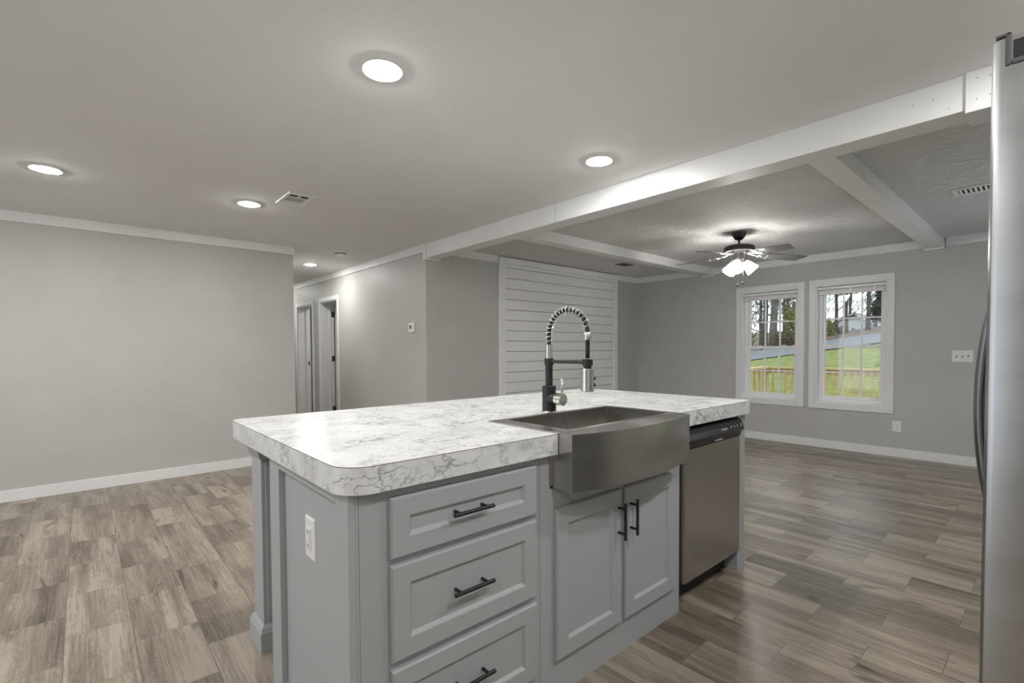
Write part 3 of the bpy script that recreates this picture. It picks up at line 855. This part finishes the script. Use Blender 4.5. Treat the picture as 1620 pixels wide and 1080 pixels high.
# countertop with the notch for the apron sink
CX0, CX1, CY0, CY1 = -2.361, -1.1566, 0.472, 2.8525
def arc(cx, cy, rr, a0, a1, nn=10):
    return [(cx + rr * math.cos(a0 + (a1 - a0) * i / nn), cy + rr * math.sin(a0 + (a1 - a0) * i / nn)) for i in range(nn + 1)]
q = PI / 2; cr = 0.085; SK0, SK1, SKX = 1.236, 2.030, -1.545
poly = (arc(CX0 + 0.05, CY0 + 0.05, 0.05, 2 * q, 3 * q) + arc(CX1 - cr, CY0 + cr, cr, 3 * q, 4 * q)
        + [(CX1, SK0), (SKX, SK0), (SKX, SK1), (CX1, SK1)]
        + arc(CX1 - 0.05, CY1 - 0.05, 0.05, 0, q) + arc(CX0 + 0.07, CY1 - 0.07, 0.07, q, 2 * q))
b = MB()
b.loops([[(x, y, z) for x, y in poly] for z in (CB, ZC - 0.0022, ZC)], True, True, True)
b.bm.faces.ensure_lookup_table()
np_ = len(poly)
for i, f in enumerate(b.bm.faces):
    if np_ <= i < 2 * np_: f.material_index = 1
r = b.done('countertop', [M['marble'], M['seam']], None)
tag(r, 'thick white marble-look island countertop with rounded corners', 'countertop')

# support post under the overhang
r = thing('support_post', 'grey fluted square post holding up the overhanging corner of the island top', 'post', (-2.25, 0.60, 0))
px0, px1, py0, py1 = -2.33, -2.185, 0.545, 0.690
b = MB(); b.box(px0, px1, py0, py1, 0.0, CB - 0.001)
for yy in (0.572, 0.617, 0.662):                    # raised flutes on the two long faces
    b.box(px1, px1 + 0.006, yy - 0.012, yy + 0.012, 0.13, 0.80)
b.done('shaft', M['cab'], r, 0.002)
b = MB(); e = 0.016
b.box(px0 - e, px1 + e, py0 - e, py1 + e, 0, 0.085)
b.loops([[(x, y, z) for x, y in ((px0 - k_, py0 - k_), (px1 + k_, py0 - k_), (px1 + k_, py1 + k_), (px0 - k_, py1 + k_))] for k_, z in ((e, 0.085), (0.012, 0.092), (0.011, 0.098), (0.006, 0.108), (0.0, 0.115))])
b.done('plinth', M['cab'], r, 0.001)
b = MB()
b.loops([[(x, y, z) for x, y in ((px0 - k_, py0 - k_), (px1 + k_, py0 - k_), (px1 + k_, py1 + k_), (px0 - k_, py1 + k_))] for k_, z in ((0.0, 0.805), (0.006, 0.812), (0.012, 0.835), (0.022, 0.856), (0.022, CB - 0.001))])
b.done('cornice', M['cab'], r, 0.001)
b = MB(); b.box(XBK - 0.02, XBK - 0.002, 0.50, 2.836, 0, CB - 0.0005)
tag(b.done('island_back_panel', M['cab'], None, 0.001), 'grey back panel of the island facing the seating overhang', 'panel')

# apron sink
r = thing('farmhouse_sink', 'stainless apron-front farmhouse sink with a bowed front set into the island', 'sink', (-1.3, 1.633, ZC))
ya, yb = 1.239, 2.027
ns = 16
def bow(t): return -1.094 + 0.060 * (1 - (2 * t - 1) ** 2) ** 0.9 if 0 < t < 1 else -1.094
front = [(bow(i / ns), ya + (yb - ya) * i / ns) for i in range(ns + 1)]
bx0, bx1, by0, by1 = -1.520, -1.155, 1.315, 1.985
XK = -1.548
outer = [(XK, ya)] + front + [(XK, yb)]
# rim: outer ring matched to the inner opening
inn = []
for x, y in outer:
    fx = (x > -1.3)
    yy = by0 + (y - ya) / (yb - ya) * (by1 - by0)
    inn.append((bx1 if fx else bx0, yy))
zt = ZC + 0.0035
b = MB()
b.loops([[(x, y, ZC + 0.0006) for x, y in outer], [(x, y, zt) for x, y in outer], [(x, y, zt) for x, y in inn], [(x, y, zt - 0.006) for x, y in inn]], True, False, False)
o = b.done('rim', M['steel'], r); smooth_by_angle(o, 30)
b = MB()
rc = []
def rrect(x0, x1, y0, y1, rr):
    return arc(x0 + rr, y0 + rr, rr, 2 * q, 3 * q, 4) + arc(x1 - rr, y0 + rr, rr, 3 * q, 4 * q, 4) + arc(x1 - rr, y1 - rr, rr, 0, q, 4) + arc(x0 + rr, y1 - rr, rr, q, 2 * q, 4)
b.loops([[(x, y, z) for x, y in rrect(bx0 - g, bx1 + g, by0 - g, by1 + g, 0.012)] for g, z in ((0.0015, zt - 0.004), (0.0015, 0.775), (-0.012, 0.762))] +
        [], True, False, True)
o = b.done('basin', M['steel_in'], r); smooth_by_angle(o, 50)
b = MB(); b.lathe([(0.045, 0.0), (0.045, 0.003), (0.03, 0.001)], (-1.33, 1.65, 0.7622), (0, 0, 1), 24); o = b.done('drain', M['chrome'], r); smooth_by_angle(o)
b = MB()
ap = [(XF + 0.0015, ya)] + front + [(XF + 0.0015, yb)]
b.loops([[(x, y, z) for x, y in ap] for z in (0.768, ZC + 0.0006)], True, True, True)
o = b.done('apron', M['steel'], r); smooth_by_angle(o, 30)
b.__init__() if False else None
b = MB(); b.box(XF + 0.001, XF + 0.006, 1.226, 1.2385, 0.775, CB - 0.001); b.done('side_flange', M['steel'], r)

# faucet
fx, fy = -1.583, 1.633
r = thing('kitchen_faucet', 'black spring-neck kitchen faucet with brushed nickel spray head behind the sink', 'faucet', (fx, fy, ZC))
o = MB().lathe([(0.037, 0.0003), (0.037, 0.006), (0.034, 0.009)], (fx, fy, ZC), (0, 0, 1), 32).done('base_ring', M['chrome'], r); smooth_by_angle(o)
o = MB().lathe([(0.0325, 0.009), (0.0325, 0.122), (0.029, 0.125), (0.0175, 0.126)], (fx, fy, ZC), (0, 0, 1), 32).done('body', M['black'], r); smooth_by_angle(o)
o = MB().lathe([(0.0170, 0.126), (0.0170, 0.225)], (fx, fy, ZC), (0, 0, 1), 24).done('column', M['black'], r); smooth_by_angle(o)
b = MB(); b.lathe([(0.0215, 0.222), (0.0215, 0.252)], (fx, fy, ZC), (0, 0, 1), 24); b.cyl((fx, fy, ZC + 0.2375), (-1.365, fy, ZC + 0.2375), 0.0082, seg=14)
o = b.done('support_arm', M['black'], r); smooth_by_angle(o)
o = MB().lathe([(0.0165, 0.252), (0.0165, 0.316), (0.013, 0.318)], (fx, fy, ZC), (0, 0, 1), 24).done('collar', M['chrome'], r); smooth_by_angle(o)
# barrel of the mixer with a lever
b = MB(); b.lathe([(0.032, 0.010), (0.024, 0.036), (0.0235, 0.052)], (fx, fy, ZC + 0.066), (1, 0, 0), 28); o = b.done('valve_neck', M['black'], r); smooth_by_angle(o)
b = MB(); b.lathe([(0.0275, 0.050), (0.0280, 0.054), (0.0280, 0.088), (0.0255, 0.091)], (fx, fy, ZC + 0.066), (1, 0, 0), 28); o = b.done('valve_cap', M['chrome'], r); smooth_by_angle(o)
b = MB(); b.tube([(fx + 0.080, fy, ZC + 0.085), (fx + 0.082, fy, ZC + 0.12), (fx + 0.080, fy, ZC + 0.160)], [0.0052, 0.0058, 0.0066], 10); b.done('lever', M['chrome'], r, smooth=True)
# hose in a spring, arching over the basin
cxh = (fx + -1.352) / 2; rx = (-1.352 - fx) / 2
pth = [(fx, fy, ZC + 0.316), (fx, fy, ZC + 0.345)] 
for i in range(25):
    a = PI - PI * i / 24
    pth.append((cxh + rx * math.cos(a), fy, ZC + 0.362 + 0.108 * math.sin(a)))
pth += [(-1.352, fy, ZC + 0.34), (-1.352, fy, ZC + 0.255)]
o = MB().tube(pth, 0.0095, 12).done('hose', M['black'], r, smooth=True)
# spring coil: helix around the arch
def resample(pts, L0, L1, cnt):
    pts = [Vector(p) for p in pts]; ds = [0]
    for a_, c_ in zip(pts, pts[1:]): ds.append(ds[-1] + (c_ - a_).length)
    out = []
    for i in range(cnt):
        s_ = L0 + (L1 - L0) * i / (cnt - 1); j = 0
        while j < len(ds) - 2 and ds[j + 1] < s_: j += 1
        f = (s_ - ds[j]) / (ds[j + 1] - ds[j]); p = pts[j].lerp(pts[j + 1], f)
        out.append((p, (pts[j + 1] - pts[j]).normalized()))
    return out
tot_len = sum((Vector(a_) - Vector(c_)).length for a_, c_ in zip(pth, pth[1:]))
turns = 18; ppt = 16
rs = resample(pth, 0.004, tot_len - 0.125, turns * ppt)
hp = []
for i, (p, t_) in enumerate(rs):
    a = 2 * PI * i / ppt; nn = t_.cross(Y).normalized()
    hp.append(p + (Y * math.cos(a) + nn * math.sin(a)) * 0.0155)
o = MB().tube(hp, 0.0023, 6).done('spring', M['chrome'], r, smooth=True)
b = MB(); b.lathe([(0.0155, 0.334), (0.0165, 0.337), (0.0165, 0.365), (0.0150, 0.368)], (-1.352, fy, ZC), (0, 0, 1), 24); o = b.done('hose_clamp', M['chrome'], r); smooth_by_angle(o)
b = MB(); b.lathe([(0.0225, 0.223), (0.0225, 0.250), (0.020, 0.2515)], (-1.352, fy, ZC), (0, 0, 1), 24); b.lathe([(0.017, 0.206), (0.017, 0.225)], (-1.352, fy, ZC), (0, 0, 1), 20); o = b.done('holder', M['black'], r); smooth_by_angle(o)
b = MB(); b.lathe([(0.0255, 0.112), (0.0285, 0.114), (0.0285, 0.208), (0.0265, 0.2105)], (-1.352, fy, ZC), (0, 0, 1), 32); sh = b.done('spray_head', M['chrome'], r); smooth_by_angle(sh)
b = MB()
for dz in (0.140, 0.168): b.lathe([(0.0075, 0.026), (0.0075, 0.0315), (0.005, 0.034)], (-1.352, fy, ZC + dz), (0.75, 0.66, 0), 16)
o = b.done('spray_buttons', M['black'], sh); smooth_by_angle(o)

# ================================================================== REFRIGERATOR
r = thing('refrigerator', 'tall stainless refrigerator seen edge-on at the right side', 'refrigerator', (0.35, 1.56, 0))
ry0, ry1 = 1.111, 2.02
b = MB(); b.box(-0.008, 0.74, ry0, ry1, 0.03, 1.735); b.done('body', mat('appliance_side_grey', (0.12, 0.12, 0.125), 0.45), r, 0.006)
b = MB(); b.box(0.02, 0.72, ry0 + 0.01, ry1 - 0.01, 0.0, 0.03); b.done('toe_grille', M['dark'], r)
def fdoor(name, y0, y1, z0, z1, par=r):
    b = MB(); e = 0.010
    pr = [(-0.014, y0), (-0.070, y0), (-0.0775, y0 + 0.003), (-0.0822, y0 + 0.012), (-0.0828, (y0 + y1) / 2), (-0.0822, y1 - 0.012), (-0.0775, y1 - 0.003), (-0.070, y1), (-0.014, y1)]
    b.loops([[(x, y, z) for x, y in pr] for z in (z0, z1)])
    o = b.done(name, M['steel_fr'], par); smooth_by_angle(o, 30)
    return o
def fhandle(door, yc, z0, z1, bow_, horizontal=False):
    b = MB(); nn = 20; rings = []
    for i in range(nn + 1):
        t = i / nn; s_ = 1 - (2 * t - 1) ** 2
        off = bow_ * s_ ** 0.8 if s_ > 0 else 0
        x = -0.081 - off; z = z0 + (z1 - z0) * t
        th = 0.009; hw = 0.015
        rings.append([(x - th * 0.6, yc - hw * 0.6, z), (x - th, yc, z), (x - th * 0.6, yc + hw * 0.6, z), (x, yc + hw, z), (x + th * 0.9, yc + hw * 0.8, z), (x + th * 0.9, yc - hw * 0.8, z), (x, yc - hw, z)])
    b.loops(rings); return b.done('handle', M['steel_dk'], door, smooth=True)
d1 = fdoor('door', ry0, 1.562, 0.665, 1.748)
d2 = fdoor('door', 1.568, ry1, 0.665, 1.748)
d3 = fdoor('freezer_drawer', ry0, ry1, 0.09, 0.655)
fhandle(d1, 1.530, 0.835, 1.425, 0.041); fhandle(d2, 1.600, 0.835, 1.425, 0.041)
# grey hinge cover let into the top corner of the near door
b = MB()
b.box(-0.0665, -0.0595, ry0 - 0.0025, ry0 + 0.06, 1.703, 1.7555)
b.box(-0.0775, -0.0595, ry0 - 0.0025, ry0 + 0.06, 1.7495, 1.7555)
b.box(-0.0595, -0.0150, ry0 - 0.0025, ry0 + 0.06, 1.703, 1.7115)
hc = b.done('hinge_cover', M['grayplastic'], r, 0.002)
b = MB(); b.box(-0.0575, -0.015, ry0 - 0.0012, ry0 + 0.05, 1.7115, 1.7405); b.lathe([(0.013, 1.7115), (0.013, 1.752), (0.011, 1.7545)], (-0.036, ry0 + 0.018, 0), (0, 0, 1), 20)
b.done('hinge', mat('hinge_black', (0.008, 0.008, 0.009), 0.55), hc)
b = MB(); b.box(-0.0590, -0.0580, ry0 - 0.0032, ry0 - 0.0022, 1.711, 1.7535); b.done('edge_glint', M['chrome'], hc) if False else b.bm.free()

# ================================================================== OUTDOORS
def lerp_rows(x, y):
    rows = [(7.2, lambda x: -0.55), (12, lambda x: -0.45), (26, lambda x: 0.62 + 0.152 * (x + 10.7)), (32, lambda x: 1.00 + 0.149 * (x + 13.15)),
            (48, lambda x: 1.60 + 0.14 * (x + 19.7)), (70, lambda x: 3.35 + 0.10 * (x + 16)), (120, lambda x: 7.0 + 0.08 * (x + 20))]
    xx = max(-45, min(12, x))
    if y <= rows[0][0]: return rows[0][1](xx)
    for (ya_, fa), (yb_, fb) in zip(rows, rows[1:]):
        if y <= yb_:
            t = (y - ya_) / (yb_ - ya_); return fa(xx) * (1 - t) + fb(xx) * t
    return rows[-1][1](xx)
def terrain(name, y0, y1, mt, label, cat, lift=0.0, step=1.0, rough=0.05, yfun=None):
    b = MB(); rnd_ = random.Random(5)
    xs_ = [-60 + 2.0 * i for i in range(44)]; ny = max(2, int((y1 - y0) / step))
    g = []
    for j in range(ny + 1):
        row = []
        for x in xs_:
            y = y0 + (y1 - y0) * j / ny + (yfun(x) if yfun else 0)
            row.append(b.bm.verts.new((x, y, lerp_rows(x, y) + lift + rnd_.uniform(-rough, rough))))
        g.append(row)
    for j in range(ny):
        for i in range(len(xs_) - 1): b.bm.faces.new((g[j][i], g[j][i + 1], g[j + 1][i + 1], g[j + 1][i]))
    return struct(b.done(name, mt, None, smooth=True), label, cat)
terrain('lawn', 7.3, 32.3, M['lawn'], 'green lawn sloping up behind the deck', 'lawn', 0.0, 1.0, 0.012)
terrain('driveway', 25.8, 32.2, M['gravel'], 'grey gravel driveway crossing above the lawn', 'driveway', 0.05, 1.0, 0.01)
terrain('woodland_floor', 31.0, 118, M['litter'], 'brown leaf-littered hillside beyond the driveway', 'hillside', 0.0, 2.5, 0.12)

# deck and its railing
DY, DX, DZ = 10.0, -3.82, 0.90
b = MB()
x = DX - 0.05
yy = YW + 0.17
while yy < DY + 0.05:
    b.box(DX - 0.05, 1.5, yy, yy + 0.135, -0.14, -0.105); yy += 0.14
b.box(DX - 0.05, 1.5, DY, DY + 0.04, -0.36, -0.14); b.box(DX - 0.05, DX - 0.01, YW + 0.17, DY, -0.36, -0.14)
struct(b.done('deck', M['lumber'], None), 'new yellow lumber deck outside the windows', 'deck')
r = thing('deck_railing', 'new yellow lumber deck railing with square balusters outside the windows', 'railing', (DX, DY, -0.105))
b = MB(); b.box(DX - 0.07, 1.5, DY - 0.07, DY + 0.07, DZ - 0.035, DZ); b.box(DX - 0.07, DX + 0.07, YW + 0.17, DY - 0.0705, DZ - 0.035, DZ); b.done('cap_rail', M['lumber'], r, 0.004)
b = MB(); b.box(DX + 0.045, 1.5, DY - 0.02, DY + 0.018, DZ - 0.125, DZ - 0.036); b.box(DX - 0.018, DX + 0.02, YW + 0.17, DY - 0.045, DZ - 0.125, DZ - 0.036); b.done('top_rail', M['lumber'], r, 0.002)
b = MB(); b.box(DX + 0.045, 1.5, DY - 0.02, DY + 0.018, 0.0, 0.085); b.box(DX - 0.018, DX + 0.02, YW + 0.17, DY - 0.045, 0.0, 0.085); b.done('bottom_rail', M['lumber'], r, 0.002)
for px_, py_ in ((DX, DY), (-2.30 + 0.62, DY), (0.2, DY), (DX, 8.6)):
    b = MB(); b.box(px_ - 0.044, px_ + 0.044, py_ - 0.044, py_ + 0.044, -0.105, DZ - 0.036); b.done('post', M['lumber'], r, 0.003)
xx = DX + 0.155
while xx < 0.6:
    b = MB(); b.box(xx - 0.018, xx + 0.018, DY - 0.056, DY - 0.0205, 0.0, DZ - 0.04); b.done('baluster', M['lumber'], r); xx += 0.1115
yy = DY - 0.16
while yy > 8.0:
    b = MB(); b.box(DX + 0.0205, DX + 0.056, yy - 0.018, yy + 0.018, 0.0, DZ - 0.04); b.done('baluster', M['lumber'], r); yy -= 0.21

# white house on the hill
hy, hx = 70.0, -16.6
r = thing('house', 'small white gabled house on the hill seen through the right window', 'house', (hx, hy, 3.0))
z0, ze, zp = 2.2, 4.30, 5.30
x0h, x1h = hx - 2.25, hx + 2.15
b = MB(); b.loops([[(x, y, z) for x, z in ((x0h, z0), (x1h, z0), (x1h, ze - 0.35), (hx, zp - 0.12), (x0h, ze))] for y in (hy, hy + 9)]); b.done('walls', M['siding'], r)
b = MB()
b.loops([[(x, y, z) for x, z in ((x0h - 0.35, ze - 0.15), (hx, zp), (x1h + 0.35, ze - 0.55), (x1h + 0.35, ze - 0.40), (hx, zp + 0.16), (x0h - 0.35, ze + 0.0))] for y in (hy - 0.35, hy + 9.3)]); rf = b.done('roof', M['roof'], r)
b = MB()
b.loops([[(x, y, z) for x, z in ((x0h - 0.35, ze - 0.17), (hx, zp - 0.03), (x1h + 0.35, ze - 0.57), (x1h + 0.35, ze - 0.42), (hx, zp + 0.14), (x0h - 0.35, ze - 0.02))] for y in (hy - 0.38, hy - 0.351)]); b.done('bargeboard', M['trim'], rf)
for wx, wz in ((hx - 0.1, 3.3), (hx + 1.75, 3.05), (hx - 1.6, 3.4)):
    b = MB(); b.box(wx - 0.18, wx + 0.18, hy - 0.03, hy + 0.01, wz - 0.30, wz + 0.30); wn_ = b.done('window', M['hwin'], r)
b = MB(); b.box(x1h, x1h + 0.12, hy + 0.5, hy + 1.4, 2.9, 3.5); b.done('window', M['hwin'], r)

# trees
def tree(name, label, x, y, hgt, rad, seed, bark='bark', lean=0.0, group=None, leaves=None, depth=3, nb=9, low=0.25, cat='tree', foot=None):
    rd = random.Random(seed); z0 = lerp_rows(x, y) - 0.3
    r = thing(name, label, cat, (x, y, z0), group)
    tp = []; px_, py_ = x, y
    for i in range(9):
        t = i / 8; tp.append(Vector((px_ + lean * t * hgt, py_, z0 + hgt * t))); px_ += rd.uniform(-.10, .10) * rad * 4; py_ += rd.uniform(-.1, .1) * rad * 4
    MB().tube(tp, [rad * (1.25 if i == 0 else 1 - 0.8 * i / 8) for i in range(9)], 9).done('trunk', M[bark], r, smooth=True)
    b = MB(); tips = []
    def branch(p, d, L, rr, dep):
        n_ = 4; pts = [p]; dd = d.copy()
        for i in range(n_):
            dd = (dd + Vector((rd.uniform(-.35, .35), rd.uniform(-.35, .35), rd.uniform(-.15, .35)))).normalized(); pts.append(pts[-1] + dd * L / n_)
        b.tube(pts, [max(rr * (1 - 0.8 * i / n_), 0.016) for i in range(n_ + 1)], 4)
        tips.extend(pts[2:])
        if dep > 0:
            for k_ in range(3 if dep > 1 else 4):
                j = rd.randint(1, n_); a_ = rd.uniform(0, 2 * PI)
                nd = (dd + Vector((math.cos(a_), math.sin(a_), rd.uniform(-.3, .7))) * 0.9).normalized()
                branch(pts[j], nd, L * rd.uniform(.5, .75), rr * 0.55, dep - 1)
    for i in range(nb):
        t = low + (1 - low) * (i + rd.random()) / nb; j = min(int(t * 8), 7); p = tp[j].lerp(tp[j + 1], t * 8 - j)
        a_ = rd.uniform(0, 2 * PI)
        branch(p, Vector((math.cos(a_), math.sin(a_), rd.uniform(0.1, 0.8))).normalized(), hgt * rd.uniform(.16, .3) * (1.15 - 0.5 * t), rad * 0.36 * (1.1 - 0.6 * t), depth - 1)
    b.done('branches', M['twig'] if bark != 'bark_pale' else M[bark], r)
    if leaves:
        b = MB()
        for p in tips:
            for k_ in range(leaves[1]):
                c_ = p + Vector((rd.uniform(-1, 1), rd.uniform(-1, 1), rd.uniform(-1, 1))) * leaves[2]
                u_ = Vector((rd.uniform(-1, 1), rd.uniform(-1, 1), rd.uniform(-1, 1))).normalized(); v_ = u_.orthogonal().normalized(); sz = leaves[3] * rd.uniform(.6, 1.3)
                b.quad([c_ - u_ * sz, c_ - v_ * sz * .6, c_ + u_ * sz, c_ + v_ * sz * .6])
        b.done('leaves', M[leaves[0]], r)
    return r
tree('bare_tree', 'thick pale straight trunk seen through the left window', -12.7, 34.5, 13, 0.26, 11, 'bark_pale', 0.0, None, None, 4, 12, 0.14)
tree('bare_tree', 'leaning dark bare trunk left of the thick pale trunk', -13.4, 34.8, 12, 0.19, 12, 'bark', 0.03)
tree('bare_tree', 'slim dark bare tree at the right side of the left window', -12.25, 37, 12, 0.12, 13, 'bark', 0.025, None, None, 4, 12, 0.14)
tree('bare_tree', 'slim bare tree standing left in front of the white house', -9.95, 40, 13, 0.13, 14, 'bark', 0.0, None, None, 4, 12, 0.14)
tree('bare_tree', 'dark bare tree standing right in front of the white house', -8.7, 40, 13, 0.14, 15, 'bark', -0.01, None, None, 4, 12, 0.14)
G = 'bare trees in the background woods'
for q_, (x, y, hh_, rr_) in enumerate(((-16.2, 36, 11, .14), (-15.2, 39, 12, .16), (-14.6, 44, 12, .14), (-13.9, 42, 12, .12), (-13.2, 50, 13, .16), (-14.8, 52, 14, .16), (-17.5, 50, 14, .16), (-19, 46, 13, .15), (-18.8, 58, 15, .17), (-20.5, 62, 15, .17), (-22, 70, 16, .2), (-13.5, 78, 17, .2), (-17, 84, 18, .2), (-20, 82, 18, .2), (-24, 84, 18, .22), (-10.2, 62, 14, .16), (-11.0, 74, 16, .2), (-9.3, 52, 13, .15), (-8.0, 46, 12, .14), (-12.0, 58, 14, .15), (-26, 76, 17, .2), (-29, 84, 18, .2), (-14.5, 92, 19, .22), (-22.5, 92, 19, .22))):
    tree('bare_tree', 'bare brown tree in the woods behind the driveway', x, y, hh_ * 0.72, rr_, 40 + q_, 'bark', random.uniform(-.02, .02), G, None, 4, 9, 0.10)
lv = lambda n_, a_, s_: ('spring', n_, a_, s_)
for lab, x, y, hh_, sd in (('yellow-green leafing shrub at the left edge of the left window', -14.3, 33.6, 3.6, 81), ('yellow-green leafing bush behind the thick pale trunk', -12.2, 36.0, 2.6, 82),
                       ('greenish thicket at the right side of the left window', -11.5, 34.8, 2.1, 83), ('green shrub at the left edge of the right window', -10.95, 36.5, 2.0, 84), ('low green shrub left of the white house', -10.75, 39.0, 1.3, 85)):
    tree('leafing_shrub', lab, x, y, hh_, 0.06, sd, 'bark', 0, None, lv(2, 0.22, 0.06), 3, 12, 0.05, 'shrub')
for lab, x, y, hh_, sd in (('tangled brown brush at the foot of the pale trunk', -12.1, 33.6, 1.0, 91), ('tangled brown brush in front of the white house', -9.9, 38.8, 0.8, 92), ('tangled brown brush beneath the green thicket', -11.4, 33.8, 0.9, 93)):
    tree('brush_pile', lab, x, y, hh_, 0.05, sd, 'bark', 0, None, ('litter', 2, 0.15, 0.05), 3, 16, 0.02, 'brush')
tree('evergreen_tree', 'dark evergreen at the right edge of the right window', -8.2, 43.5, 3.6, 0.14, 95, 'bark', 0, None, ('evergreen', 6, 0.35, 0.12), 3, 14, 0.05)
